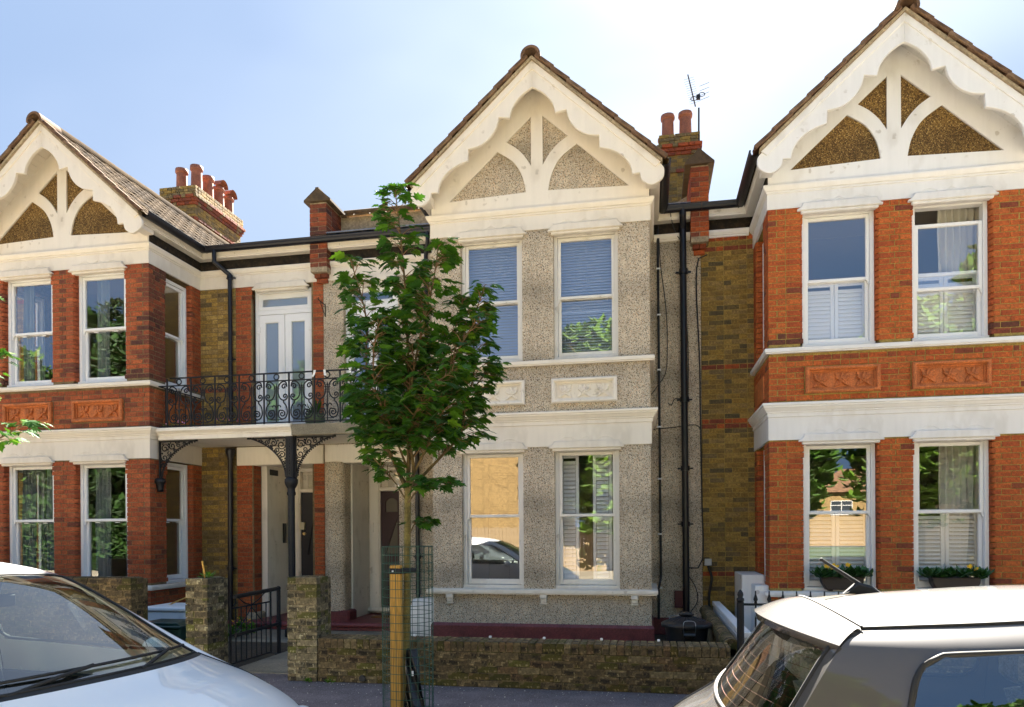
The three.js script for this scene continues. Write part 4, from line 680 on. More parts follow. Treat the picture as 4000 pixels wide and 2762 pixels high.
    const low = [[x + q * 0.09, 3.64], [x + q * 0.088, 3.60], [x + q * 0.055, 3.56], [x + q * 0.035, 3.50], [x + q * 0.035, 3.42], [x + q * 0.065, 3.365], [x + q * 0.115, 3.35], [x + q * 0.16, 3.375], [x + q * 0.178, 3.43], [x + q * 0.155, 3.485], ...spiral(x + q * 0.115, 3.43, 0.052, q > 0 ? Math.PI * 0.42 : Math.PI * 0.58, 1.25 * q, 20)];
    const mx = x + q * S / 2, hook = [[mx - q * 0.004, 3.40], [mx - q * 0.008, 3.52], [mx - q * 0.03, 3.56], [mx - q * 0.06, 3.555], [mx - q * 0.068, 3.53]];
    return [flat(big, zr, 0.0108), flat(low, zr, 0.0108), flat(hook, zr, 0.0095)];
  };
  for (let k = 0; k < 10; k++) {
    const a = P0 + k * S, m = a + S / 2;
    mesh('scroll_panel', [...half(a, 1), ...half(a + S, -1), rod([m, 3.30, zr], [m, 3.84, zr], 0.010, 0.009, 8), new THREE.SphereGeometry(0.016, 8, 6).translate(m, 3.845, zr), rod([m, 3.85, zr], [m, 3.90, zr], 0.009, 0.002, 6), new THREE.TorusGeometry(0.042, 0.010, 6, 20).translate(m, 3.995, zr), bx(m - 0.1, 3.335, zr - 0.008, m + 0.1, 3.347, zr + 0.008), bx(m - 0.05, 3.81, zr - 0.007, m + 0.05, 3.82, zr + 0.007)], M.iron, B);
  }
  mesh('end_rail', [bx(-2.25, 3.928, -1.3, -2.23, 3.945, zr), bx(-2.25, 3.29, -1.3, -2.23, 3.308, zr), ...[-0.3, -0.55, -0.8, -1.05].map((z) => rod([-2.24, 3.3, z], [-2.24, 3.93, z], 0.01))], M.iron, B);
  // white ties hung on the rail
  const tie = [[0.415, 0.10, -0.04], [0.575, 0.09, 0.01], [0.985, 0.1, 0.0], [1.115, 0.08, 0.01]];
  tie.forEach(([x, l, d], i) => { const t = thing('rail_tie', ['leftmost white cloth tie hanging on the balcony handrail', 'second white cloth tie from the left on the balcony handrail', 'third white cloth tie on the balcony handrail, beside the tree', 'rightmost white cloth tie on the balcony handrail, beside the tree'][i], 'tie', [-3.856 + x, 4.06, zr], 'white ties on the balcony rail'); mesh('cloth', surface([[-0.018, 0.018], [-0.018, 0.018], [-0.016, 0.018]].map(([a, b], j) => [0, 1, 2, 3].map((n) => { const t2 = n / 3; return [lerp(a, b, j / 2) * 0 + (j - 1) * 0.018 + d * t2 * t2, 0.008 - l * t2, 0.022 - 0.004 * t2]; }))), std({ color: lin(0.8, 0.8, 0.78), roughness: 0.9, side: THREE.DoubleSide }), t, true); });
}
// ---------------------------------------------------------------- ground
structure('ground', new THREE.PlaneGeometry(500, 500).rotateX(-Math.PI / 2).translate(0, -0.13, 0), M.asphalt, 'far ground');
structure('pavement', bx(-60, -0.2, 2.35, 60, 0, 5.55, 0.01), M.asphalt);
structure('garden_ground', [bx(-60, -0.2, -1.33, 60, -0.004, 2.34, 0.002)], M.soil);
structure('garden_path', [bx(-3.29, -0.1, -0.94, -2.30, 0.012, 2.5, 0.01), bx(-6.0, -0.1, -0.94, -3.30, 0.008, 0.3, 0.01)], M.path);
structure('kerb', bx(-60, -0.25, 5.56, 60, 0.0, 5.70, 0.02), M.kerb);
structure('road', new THREE.PlaneGeometry(160, 9).rotateX(-Math.PI / 2).translate(0, -0.12, 10.1), M.road);
// ---------------------------------------------------------------- front gardens
function gardenWall(name, labelText, x0, x1, z0, z1, h, soldier, seed, opt = {}) {
  const t = thing(name, labelText, opt.category ?? 'wall', [(x0 + x1) / 2, 0, (z0 + z1) / 2]), w = (x1 - x0) / 2, d = (z1 - z0) / 2, r = rng(seed);
  mesh('core', bx(-w + 0.007, -0.05, -d + 0.007, w - 0.007, h - 0.02, d - 0.007, 0.01), opt.set ? M.mortarP : M.mortarW, t);
  const T = opt.set ?? WALLT, P = new Pieces('brick', 'further_bricks', T.tones, T.mats, T.mass), top = soldier ? h - 0.105 : h, n = Math.round(top / 0.0745), ch = top / n, pick = (a) => a[Math.floor(r() * a.length)];
  const put = (face, a, b, v, H, D, tone) => { const g = brickGeo(b - a, H, D, 'n', Math.floor(r() * 6)); const pos = face.o.clone().addScaledVector(face.ux, (a + b) / 2).add(V3((r() - 0.5) * 0.004, v, (r() - 0.5) * 0.004)).addScaledVector(face.n, (r() - 0.5) * 0.008 - D / 2); const m = M4().makeBasis(face.ux, V3(0, 1, 0), face.n); m.multiply(M4().makeRotationZ((r() - 0.5) * 0.02)).multiply(M4().makeRotationY((r() - 0.5) * 0.012)).setPosition(pos); const mw = m.clone().setPosition(pos.x + t.position.x, pos.y, pos.z + t.position.z); P.add(g, m, tone, shows(mw, b - a, H, face.n)); };
  const faces = [[frame3([0, 0, d], [1, 0, 0], [0, 0, 1]), w], [frame3([w, 0, 0], [0, 0, -1], [1, 0, 0]), d], [frame3([-w, 0, 0], [0, 0, 1], [-1, 0, 0]), d], [frame3([0, 0, -d], [-1, 0, 0], [0, 0, -1]), w]];
  const tones = opt.tones ?? [0, 1, 2, 3, 4, 5, 1, 2];
  faces.forEach(([F, hw], fi) => { for (let k = 0; k < n; k++) { const ins = fi % 2 ? 0.10 : 0; let x = -hw + ins, i = 0; const end = hw - ins; while (x < end - 0.03) { let l = i === 0 && k % 2 ? 0.105 : 0.212 + (r() - 0.5) * 0.012; if (x + l > end - 0.05) l = end - x; put(F, x, x + l, (k + 0.5) * ch, ch - 0.009, fi % 2 ? 0.06 : 0.1, opt.pick ? opt.pick(k, n, r) : pick(tones)); x += l + 0.009; i++; } } });
  if (soldier) { let x = -w; while (x < w - 0.03) { const l = Math.min(0.066 + (r() - 0.5) * 0.008, w - x), H = 0.1 + (r() - 0.5) * 0.006; put(faces[0][0], x, x + l, top + H / 2 + 0.004, H, 2 * d + 0.006, pick(tones)); x += l + 0.008; } }
  P.finish(t); return t;
}
const gw = gardenWall('garden_wall', 'low mossy brick garden wall in front of the pebbledash house', -1.99, 2.28, 2.49, 2.82, 0.468, true, 51);
mesh('drain_pipe', [rod([0 - 1.63, 0.055, 0.10], [0 - 1.63, 0.055, 0.185], 0.034, 0.034, 14)], M.black, gw);
for (const x of [-1.0, -0.16, 0.42, 1.02, 1.6]) mesh('white_clip', bx(x - 0.14 - 0.014, 0.468, -0.13, x - 0.14 + 0.014, 0.492, -0.10, 0.005), M.upvc, gw);
const pierPick = (lo) => (k, n, r) => { const a = k / n; return a > 0.72 ? [1, 2, 5, 0][Math.floor(r() * 4)] : r() < lo ? [6, 7][Math.floor(r() * 2)] : [0, 3, 4, 7][Math.floor(r() * 4)]; };
gardenWall('gate_pier', 'right gate pier of worn pale brick, joined to the low garden wall', -2.345, -2.0, 2.44, 2.825, 1.125, false, 52, { category: 'pier', set: PIERT, pick: pierPick(0.35) });
const pl = gardenWall('gate_pier', 'left gate pier of lichen-covered brick with a plant growing on top', -3.57, -3.30, 2.40, 2.825, 1.105, false, 53, { category: 'pier', set: PIERT, pick: (k, n, r) => [5, 0, 1, 6, 7, 2, 5][Math.floor(r() * 7)] });
gardenWall('garden_wall', 'dark brick garden wall of the left house seen behind the white car', -9.5, -4.31, 2.45, 2.76, 1.10, false, 54, { tones: [2, 5, 5, 1, 5] });
// small leaf shapes
function leafGeo(l, w, fold = 0.25) { const g = new THREE.BufferGeometry(), p = [0, 0, 0, w * 0.5, l * 0.35, fold * w, w * 0.42, l * 0.7, fold * w * 0.8, 0, l, -0.02 * l, -w * 0.42, l * 0.7, fold * w * 0.8, -w * 0.5, l * 0.35, fold * w, 0, l * 0.5, 0]; g.setAttribute('position', new THREE.Float32BufferAttribute(p, 3)); g.setIndex([0, 1, 6, 1, 2, 6, 2, 3, 6, 3, 4, 6, 4, 5, 6, 5, 0, 6]); g.computeVertexNormals(); return plain(g); }
function sprig(x, y, z, n, l, seed, up = 0.8, w = 0.35) { const r = rng(seed), gs = []; for (let i = 0; i < n; i++) { const a = r() * 6.283, t = up * (0.3 + 0.7 * r()); const g = leafGeo(l * (0.7 + 0.6 * r()), l * w).rotateX(Math.PI / 2 - t).rotateY(a); gs.push(g.translate(x + (r() - 0.5) * l * 0.5, y + r() * l * 0.3, z + (r() - 0.5) * l * 0.5)); } return gs; }
{
  const t = thing('weed', 'small green weed growing out of the top of the left gate pier', 'plant', [-3.44, 1.10, 2.6]);
  mesh('leaves', [sprig(0, 0, 0, 14, 0.09, 1), sprig(0.06, 0, 0.05, 10, 0.06, 2), sprig(-0.06, 0, 0.03, 8, 0.05, 3, 0.4)], M.leaf[3], t);
  const k = thing('wooden_stick', 'pale wooden stick standing up behind the weed on the pier', 'stick', [-3.47, 1.08, 2.64]); mesh('shaft', rod([0.02, 0.02, 0], [-0.012, 0.21, 0], 0.011, 0.011, 8), M.stake, k);
  const k2 = thing('wooden_stick', 'thin wooden stick leaning over the white concrete block', 'stick', [-5.3, 0, 0.6]); mesh('shaft', [rod([-0.55, 0.40, -0.1], [0.3, 0.72, 0.0], 0.011, 0.009, 8), rod([0.3, 0.72, 0], [0.45, 0.02, -0.1], 0.009, 0.009, 6)], M.stake, k2);
  const b = thing('concrete_block', 'white concrete block standing beside the left house bay', 'block', [-5.25, 0, 0.6]); mesh('block', [bx(-0.33, 0, -0.3, 0.33, 0.5, 0.3, 0.02), bx(-0.36, 0.5, -0.33, 0.36, 0.56, 0.33, 0.015)], M.white, b);
  const tub = thing('recycling_tub', 'dark green plastic tub in the left garden behind the gate pier', 'tub', [-4.75, 0, 1.5]); const gm = std({ color: lin(0.006, 0.035, 0.028), roughness: 0.45 });
  mesh('bin', ext(shapeOf([[-0.27, 0], [0.27, 0], [0.32, 0.38], [-0.32, 0.38]]), 0.42, 0.02).translate(0, 0.0, -0.21), gm, tub); mesh('lid', [bx(-0.35, 0.375, -0.25, 0.35, 0.41, 0.25, 0.012), ext(shapeOf([[-0.32, 0.405], [0.32, 0.405], [0.25, 0.45], [-0.25, 0.45]]), 0.4, 0.01).translate(0, 0, -0.2)], gm, tub);
  const bush = thing('flowering_shrub', 'low green shrub with small yellow flowers beside the red doorstep', 'shrub', [-4.62, 0, 0.05]); const gs = [], fl = [], r = rng(8);
  for (let i = 0; i < 60; i++) { const a = r() * 6.28, q = Math.sqrt(r()) * 0.26, y = 0.05 + r() * 0.28 * (1 - q * 1.6); gs.push(...sprig(q * Math.cos(a), y, q * Math.sin(a), 7, 0.06, i + 60, 1.0, 0.4)); }
  for (let i = 0; i < 22; i++) { const a = r() * 6.28, q = Math.sqrt(r()) * 0.22; fl.push(new THREE.SphereGeometry(0.012, 6, 4).scale(1, 0.6, 1).translate(q * Math.cos(a), 0.3 - q * 0.4 + r() * 0.06, q * Math.sin(a))); }
  mesh('foliage', gs, M.leaf[1], bush); mesh('flowers', fl, std({ color: lin(0.75, 0.42, 0.02), roughness: 0.7 }), bush);
  // trailing weeds on the balcony edge
  const wd = thing('balcony_weed', 'trailing weed with pink flowers growing at the balcony left end', 'plant', [-5.85, 3.26, -0.2]); const ws = [], pk = []; for (let i = 0; i < 26; i++) ws.push(...sprig((r() - 0.35) * 0.5, r() * 0.06, (r() - 0.5) * 0.12, 6, 0.05, i + 300, 0.9, 0.35)); for (let i = 0; i < 12; i++) pk.push(new THREE.SphereGeometry(0.011, 6, 4).translate((r() - 0.35) * 0.5, 0.06 + r() * 0.08, r() * 0.08));
  mesh('foliage', ws, M.weed, wd); mesh('flowers', pk, std({ color: lin(0.62, 0.25, 0.42), roughness: 0.8 }), wd);
  const wd2 = thing('balcony_weed', 'trailing weed with pink flowers in front of the downpipe on the balcony', 'plant', [-4.85, 3.26, -0.25]); const ws2 = [], pk2 = []; for (let i = 0; i < 24; i++) ws2.push(...sprig((r() - 0.5) * 0.6, r() * 0.07, (r() - 0.5) * 0.12, 6, 0.05, i + 400, 0.9, 0.35)); for (let i = 0; i < 12; i++) pk2.push(new THREE.SphereGeometry(0.011, 6, 4).translate((r() - 0.5) * 0.6, 0.07 + r() * 0.1, r() * 0.08));
  mesh('foliage', ws2, M.weed, wd2); mesh('flowers', pk2, std({ color: lin(0.62, 0.25, 0.42), roughness: 0.8 }), wd2);
  const pot = thing('balcony_pot', 'green glazed plant pot standing on the balcony', 'plant pot', [-3.62, 3.25, -0.5]); mesh('pot', lathe([[0, 0], [0.10, 0], [0.15, 0.08], [0.16, 0.14], [0.14, 0.2], [0.15, 0.22], [0.12, 0.21], [0.1, 0.18], [0, 0.18]], 18), std({ color: lin(0.09, 0.13, 0.06), roughness: 0.4 }), pot); mesh('foliage', [sprig(0, 0.2, 0, 26, 0.2, 91, 1.2, 0.22)], M.leaf[2], pot);
}
// iron gate, opened inwards, and handrail
{
  const t = thing('iron_gate', 'open black iron garden gate behind the left gate pier', 'gate', [-3.30, 0, 2.38]); const I = M.iron, L = 0.88;
  mesh('gate_frame', [rod([0, 0.08, 0], [0, 0.88, 0], 0.014), rod([0.02, 0.06, -L], [0.02, 0.86, -L], 0.013), rod([0, 0.07, 0], [0.02, 0.07, -L], 0.011), rod([0, 0.40, 0], [0.02, 0.40, -L], 0.012), rod([0, 0.72, 0], [0.02, 0.72, -L], 0.010)], I, t);
  for (let i = 1; i < 8; i++) mesh('bar', rod([0.0025 * i, 0.07, -L * i / 8], [0.0025 * i, i === 4 ? 0.88 : 0.72, -L * i / 8], 0.0075, 0.0075, 8), I, t);
  mesh('scroll', [tube([[0, 0.88, 0], [0, 0.84, -0.15], [0, 0.76, -0.3], [0, 0.73, -0.42]], 0.007, 5), tube([[0.01, 0.73, -0.46], [0.01, 0.77, -0.6], [0.02, 0.85, -0.75], [0.02, 0.87, -L]], 0.007, 5), new THREE.TorusGeometry(0.05, 0.007, 5, 18).rotateY(Math.PI / 2).translate(0, 0.80, -0.06), tube([[0, 0.42, -0.1], [0.005, 0.56, -0.3], [0.01, 0.7, -0.44]], 0.006, 5), tube([[0.02, 0.42, -0.78], [0.015, 0.56, -0.6], [0.01, 0.7, -0.44]], 0.006, 5)], I, t);
  const h = thing('handrail', 'black tubular handrail beside the path to the front doors', 'handrail', [-3.27, 0, 2.3]); const q = (p) => p;
  mesh('rail', [rod([0.03, 0.86, 0.08], [-0.035, 0.87, -1.03], 0.026, 0.026, 14), new THREE.SphereGeometry(0.031, 12, 8).translate(-0.036, 0.872, -1.05)], I, h); mesh('post', [rod([-0.04, 0, -1.06], [-0.04, 0.86, -1.06], 0.026, 0.026, 14), rod([-0.04, 0.36, -1.06], [-0.04, 0.45, -1.06], 0.034, 0.034, 14), rod([-0.04, 0.0, -1.06], [-0.04, 0.012, -1.06], 0.06, 0.06, 14)], I, h); mesh('lower_rail', rod([0.03, 0.41, 0.08], [-0.04, 0.405, -1.04], 0.022, 0.022, 12), I, h);
}
// dustbin
{
  const t = thing('dustbin', 'black plastic dustbin with ribbed lid behind the low garden wall', 'dustbin', [1.95, 0, 1.2]), r = 0.255, m = std({ color: lin(0.014, 0.014, 0.016), roughness: 0.42 });
  mesh('drum', [lathe([[0, 0.0], [0.2, 0], [0.205, 0.02], [r, 0.46], [r + 0.01, 0.47], [r + 0.01, 0.49], [r - 0.01, 0.49], [0.19, 0.03], [0, 0.03]], 32)], m, t);
  mesh('lid', [lathe([[r + 0.035, 0.455], [r + 0.04, 0.465], [r + 0.04, 0.495], [r + 0.03, 0.505], [r - 0.005, 0.51], [r - 0.02, 0.525], [0.07, 0.575], [0.07, 0.585], [0, 0.588]], 36), ...Array.from({ length: 24 }, (_, i) => { const a = i / 24 * 6.2832; return rod([Math.cos(a) * 0.08, 0.574, Math.sin(a) * 0.08], [Math.cos(a) * 0.225, 0.528, Math.sin(a) * 0.225], 0.005, 0.005, 5); })], m, t);
  mesh('lid_handle', [lathe([[0, 0.58], [0.075, 0.58], [0.07, 0.615], [0.06, 0.625], [0, 0.628]], 18), bx(-0.09, 0.585, -0.02, 0.09, 0.61, 0.02, 0.008)], m, t);
  const W = std({ color: lin(0.55, 0.55, 0.55), metalness: 0.9, roughness: 0.3 });
  for (const [x, z] of [[0.02, 0.29], [-0.12, -0.27]]) mesh('wire_clip', tube([[x - 0.065, 0.38, z - 0.015], [x - 0.068, 0.52, z + 0.01], [x - 0.05, 0.545, z - 0.03], [x + 0.05, 0.545, z - 0.03], [x + 0.068, 0.52, z + 0.01], [x + 0.065, 0.38, z - 0.015]], 0.0035, 5), W, t);
  mesh('side_grip', [rod([-0.045, 0.385, 0.285], [0.085, 0.385, 0.285], 0.028, 0.028, 12), bx(-0.04, 0.34, 0.22, 0.08, 0.40, 0.29, 0.01)], m, t);
}
// dividing walls to the right-hand garden, railing with spearheads
{
  const d = thing('dividing_wall', 'low dark rounded dividing wall running back beside the dustbin', 'wall', [2.33, 0, 0.8]); mesh('wall_body', [bx(-0.06, 0, -1.7, 0.06, 0.42, 1.69, 0.02)], M.mortarW, d); mesh('coping', [rod([0, 0.42, -1.7], [0, 0.42, 1.69], 0.085, 0.085, 14)], M.mortarW, d);
  const w = thing('dividing_wall', 'white painted low wall at the left of the red house garden', 'wall', [2.5, 0, 0.6]); const r = rng(4);
  for (let k = 0; k < 7; k++) { let z = -1.5 + (k % 2 ? 0 : -0.11); while (z < 1.6) { const m = new THREE.Mesh(WBRICK, M.white); m.name = 'brick'; m.position.set((r() - 0.5) * 0.004, 0.04 + k * 0.078, z); m.castShadow = m.receiveShadow = true; w.add(m); z += 0.225; } }
  mesh('core', bx(-0.045, 0, -1.55, 0.045, 0.53, 1.6), M.white, w);
  const f = thing('railing', 'black iron railing with spearheads in front of the red house', 'railing', [2.384, 0, 2.75]);
  mesh('post', [rod([0, 0, 0], [0, 0.90, 0], 0.034, 0.034, 14), lathe([[0, 0], [0.026, 0], [0.036, 0.02], [0.036, 0.04], [0.022, 0.055], [0.03, 0.075], [0.026, 0.1], [0.008, 0.125], [0, 0.13]], 14).translate(0, 0.895, 0)], M.iron, f);
  mesh('rail', [rod([0, 0.88, 0], [4.6, 0.88, 0], 0.012, 0.012, 10), rod([0, 0.30, 0], [4.6, 0.30, 0], 0.012, 0.012, 10)], M.iron, f);
  for (let i = 0; i < 26; i++) { const x = 0.142 + i * 0.1255; mesh('bar', [rod([x, 0.05, 0], [x, 0.90, 0], 0.0085, 0.0085, 8), lathe([[0, 0], [0.016, 0], [0.012, 0.016], [0.021, 0.04], [0.007, 0.09], [0.0065, 0.118], [0, 0.125]], 8).translate(x, 0.89, 0)], M.iron, f); }
  const low = gardenWall('garden_wall', 'low brick garden wall under the spearhead railing at right', 2.42, 7.2, 2.62, 2.84, 0.42, false, 57, { tones: [4, 2, 1, 0] });
}
// flower boxes on the sill of the red house
[[3.99, 'left flower box with yellow primulas on the white sill'], [5.335, 'right flower box with yellow primulas on the white sill']].forEach(([x, lab], n) => {
  const t = thing('flower_box', lab, 'flower box', [x, 0.80, 0.0], 'flower boxes on the sill'), r = rng(70 + n), hw = n ? 0.285 : 0.26;
  mesh('trough', [ext(shapeOf([[-hw + 0.06, 0], [hw - 0.06, 0], [hw - 0.01, 0.09], [hw, 0.165], [-hw, 0.165], [-hw + 0.01, 0.09]]), 0.15, 0.012).translate(0, 0.018, -0.085), bx(-hw - 0.008, 0.165, -0.095, hw + 0.008, 0.185, 0.075, 0.006), bx(-hw + 0.09, 0.0, -0.06, -hw + 0.14, 0.02, 0.05), bx(hw - 0.14, 0.0, -0.06, hw - 0.09, 0.02, 0.05)], M.trough, t);
  const gs = [], fl = [];
  for (let i = 0; i < 46; i++) { const u = (i / 45 - 0.5) * 2 * (hw + 0.03), q = (r() - 0.5) * 0.16; gs.push(...sprig(u + (r() - 0.5) * 0.05, 0.17 + r() * 0.05, q, 7, 0.085 + r() * 0.04, 700 + i + n * 90, 0.95, 0.62)); }
  const cl = n ? [[0.16, 0.10], [0.24, 0.05], [0.26, 0.06]] : [[-0.19, 0.10], [-0.14, 0.08], [-0.1, 0.11], [-0.08, 0.1], [0.07, 0.12], [0.2, 0.0], [-0.05, 0.02]];
  for (const [u, v] of cl) for (let i = 0; i < 6; i++) { const a = r() * 6.28; fl.push(new THREE.CircleGeometry(0.017, 6).rotateX(-0.5 + r() * 0.5).rotateY((r() - 0.5)).translate(u + 0.022 * Math.cos(a), 0.235 + v * 0.9 + 0.015 * Math.sin(a), 0.04 + (r() - 0.5) * 0.03)); }
  for (const [u, v] of cl) gs.push(rod([u, 0.18, 0.02], [u, 0.225 + v * 0.9, 0.035], 0.003, 0.003, 5));
  mesh('foliage', gs, M.primula, t); mesh('flowers', fl, M.yellow, t);
});

{ // grit and fallen bits along the foot of the wall
  const r = rng(15), n = 420, im = new THREE.InstancedMesh(cbox(0.012, 0.005, 0.009, 0.002), std({ color: lin(0.62, 0.56, 0.46), roughness: 0.9 }), n), m = M4(), q = new THREE.Quaternion(), e = new THREE.Euler();
  for (let i = 0; i < n; i++) { const s = 0.3 + 1.1 * r() * r(); e.set(0, r() * 6.28, 0); im.setMatrixAt(i, m.compose(V3(-3.4 + 6 * r(), 0.003, 2.86 + 1.6 * Math.pow(r(), 2.2)), q.setFromEuler(e), V3(s, s, s))); }
  im.name = 'grit'; im.userData.kind = 'stuff'; im.userData.label = 'pale grit and fallen bits scattered on the pavement'; im.userData.category = 'grit'; im.castShadow = im.receiveShadow = true; scene.add(im);
  [[-2.1, 2.86, 'small weed at the foot of the right gate pier'], [-1.86, 2.85, 'small weed where the right gate pier meets the garden wall']].forEach(([x, z, lab], i) => { const t = thing('weed', lab, 'plant', [x, 0, z]); mesh('leaves', [sprig(0, 0, 0, 12, 0.05, 500 + i, 0.9), sprig(0.05, 0, 0.01, 7, 0.04, 510 + i, 0.7)], M.leaf[3], t); });
}
// ---------------------------------------------------------------- things behind the windows
const SLAT = cbox(0.79, 0.003, 0.046, 0.001).rotateX(0.95);
[[-0.671, 'venetian blind in the upper left bay window of the pebbledash house'], [0.671, 'venetian blind in the upper right bay window of the pebbledash house']].forEach(([x, lab]) => {
  const t = thing('venetian_blind', lab, 'blind', [x, 4.05, -0.27], 'venetian blinds');
  for (let i = 0; i < 42; i++) { const m = new THREE.Mesh(SLAT, M.blind); m.name = 'slat'; m.position.set(0, 0.02 + i * 0.0405, 0); m.castShadow = m.receiveShadow = true; t.add(m); }
  mesh('head_rail', bx(-0.4, 1.70, -0.03, 0.4, 1.75, 0.03), M.blind, t); for (const q of [-0.31, 0.0, 0.31]) mesh('cord', rod([q, 0, 0.028], [q, 1.72, 0.028], 0.0022, 0.0022, 5), M.blind, t);
});
// louvred shutters: leaves side by side, slats between stiles
function shutters(name, lab, x, y0, h, z, leaves, group, openAngle = 0, tilt = 0.9) {
  const t = thing(name, lab, 'shutter', [x, y0, z], group), W = 0.80, lw = W / leaves;
  for (let k = 0; k < leaves; k++) {
    const L = grp('leaf', t); L.position.x = -W / 2 + (k + 0.5) * lw; if (openAngle) { L.rotation.y = openAngle; }
    mesh('leaf_frame', [bx(-lw / 2 + 0.003, 0, -0.014, -lw / 2 + 0.05, h, 0.014), bx(lw / 2 - 0.05, 0, -0.014, lw / 2 - 0.003, h, 0.014), bx(-lw / 2 + 0.05, 0, -0.013, lw / 2 - 0.05, 0.07, 0.013), bx(-lw / 2 + 0.05, h - 0.06, -0.013, lw / 2 - 0.05, h, 0.013)], M.shutter, L);
    const g = plain(cbox(lw - 0.104, 0.008, 0.062, 0.003).rotateX(tilt)); for (let y = 0.095; y < h - 0.08; y += 0.053) { const m = new THREE.Mesh(g, M.shutter); m.name = 'slat'; m.position.set(0, y, 0); m.castShadow = m.receiveShadow = true; L.add(m); }
  }
}
shutters('window_shutter', 'closed white louvred shutter in the upper left window of the red house', 4.65 - 0.671, 4.06, 0.86, -0.27, 2, 'louvred shutters', 0, 1.15);
shutters('window_shutter', 'closed white louvred shutter in the upper right window of the red house', 4.65 + 0.671, 4.06, 0.86, -0.27, 2, 'louvred shutters', 0, 1.15);
shutters('window_shutter', 'white louvred shutter behind the left flower box', 4.65 - 0.671, 0.86, 1.0, -0.27, 2, 'louvred shutters', 0, 0.75);
shutters('window_shutter', 'white louvred shutter behind the right flower box', 4.65 + 0.671, 0.86, 1.0, -0.27, 2, 'louvred shutters', 0, 0.75);
{ const t = thing('window_shutter', 'tall half-open louvred shutter in the lower right window of the pebbledash house', 'shutter', [0.671, 0.86, -0.30]);
  const g = plain(cbox(0.17, 0.008, 0.062, 0.003).rotateX(1.0));
  for (const x of [-0.27, 0.2]) { const L = grp('leaf', t); L.position.x = x; mesh('leaf_frame', [bx(-0.135, 0, -0.014, -0.09, 1.85, 0.014), bx(0.09, 0, -0.014, 0.135, 1.85, 0.014), bx(-0.09, 0, -0.013, 0.09, 0.07, 0.013), bx(-0.09, 0.88, -0.013, 0.09, 0.96, 0.013), bx(-0.09, 1.79, -0.013, 0.09, 1.85, 0.013)], M.shutter, L); for (let y = 0.1; y < 1.78; y += 0.058) { if (y > 0.86 && y < 0.98) continue; const m = new THREE.Mesh(g, M.shutter); m.name = 'slat'; m.position.y = y; L.add(m); } } }
// frosted film on the lower sash there
function curtain(lab, x, y0, w, h, z, mat, folds, ph = 0, group) {
  const t = thing('curtain', lab, 'curtain', [x, y0, z], group), rows = [];
  for (let j = 0; j <= 8; j++) rows.push(Array.from({ length: folds * 8 + 1 }, (_, i) => { const u = i / (folds * 8); return [(u - 0.5) * w + 0.006 * Math.sin(j + u * 9), j / 8 * h, 0.028 * Math.sin(u * folds * 6.283 + ph) + 0.008 * Math.sin(u * 31 + j * 0.6)]; }));
  mesh('cloth', surface(rows), mat, t, true); return t;
}
M.curtainGrey = phy({ color: lin(0.30, 0.34, 0.33), roughness: 1, transmission: 0.3, thickness: 0, side: THREE.DoubleSide });
curtain('pale curtain hanging in the upper right window of the red house', 5.53, 4.9, 0.5, 0.95, -0.36, M.curtain, 6, 1, 'curtains of the red house'); curtain('pale curtain hanging in the lower right window of the red house', 5.53, 1.2, 0.5, 1.62, -0.36, M.curtain, 6, 2, 'curtains of the red house');
curtain('grey curtain at the left of the lower middle window of the left house', -7.28, 0.8, 0.28, 1.95, -0.34, M.curtainGrey, 4, 0, 'curtains of the left house'); curtain('grey curtain at the right of the lower middle window of the left house', -6.72, 0.8, 0.24, 1.95, -0.34, M.curtainGrey, 4, 1, 'curtains of the left house');
curtain('grey curtain at the left of the lower left window of the left house', -8.68, 0.8, 0.25, 1.95, -0.34, M.curtainGrey, 4, 2, 'curtains of the left house'); curtain('grey curtain at the middle of the lower left window of the left house', -8.25, 0.8, 0.22, 1.95, -0.34, M.curtainGrey, 4, 3, 'curtains of the left house');
curtain('grey curtain in the upper middle window of the left house', -7.25, 4.02, 0.22, 1.75, -0.34, M.curtainGrey, 3, 0, 'curtains of the left house'); curtain('grey curtain in the upper left window of the left house', -8.66, 4.02, 0.2, 1.75, -0.34, M.curtainGrey, 3, 2, 'curtains of the left house');
{ const l = thing('table_lamp', 'white shaded lamp behind the lower right window of the red house', 'lamp', [5.66, 1.75, -0.62]); mesh('shade', new THREE.CylinderGeometry(0.09, 0.1, 0.24, 20, 1, true).translate(0, 0.33, 0), std({ color: lin(0.85, 0.82, 0.75), roughness: 0.9, side: THREE.DoubleSide }), l); mesh('stem', [rod([0, -0.6, 0], [0, 0.3, 0], 0.012), rod([0, -0.62, 0], [0, -0.6, 0], 0.08)], M.iron, l); }

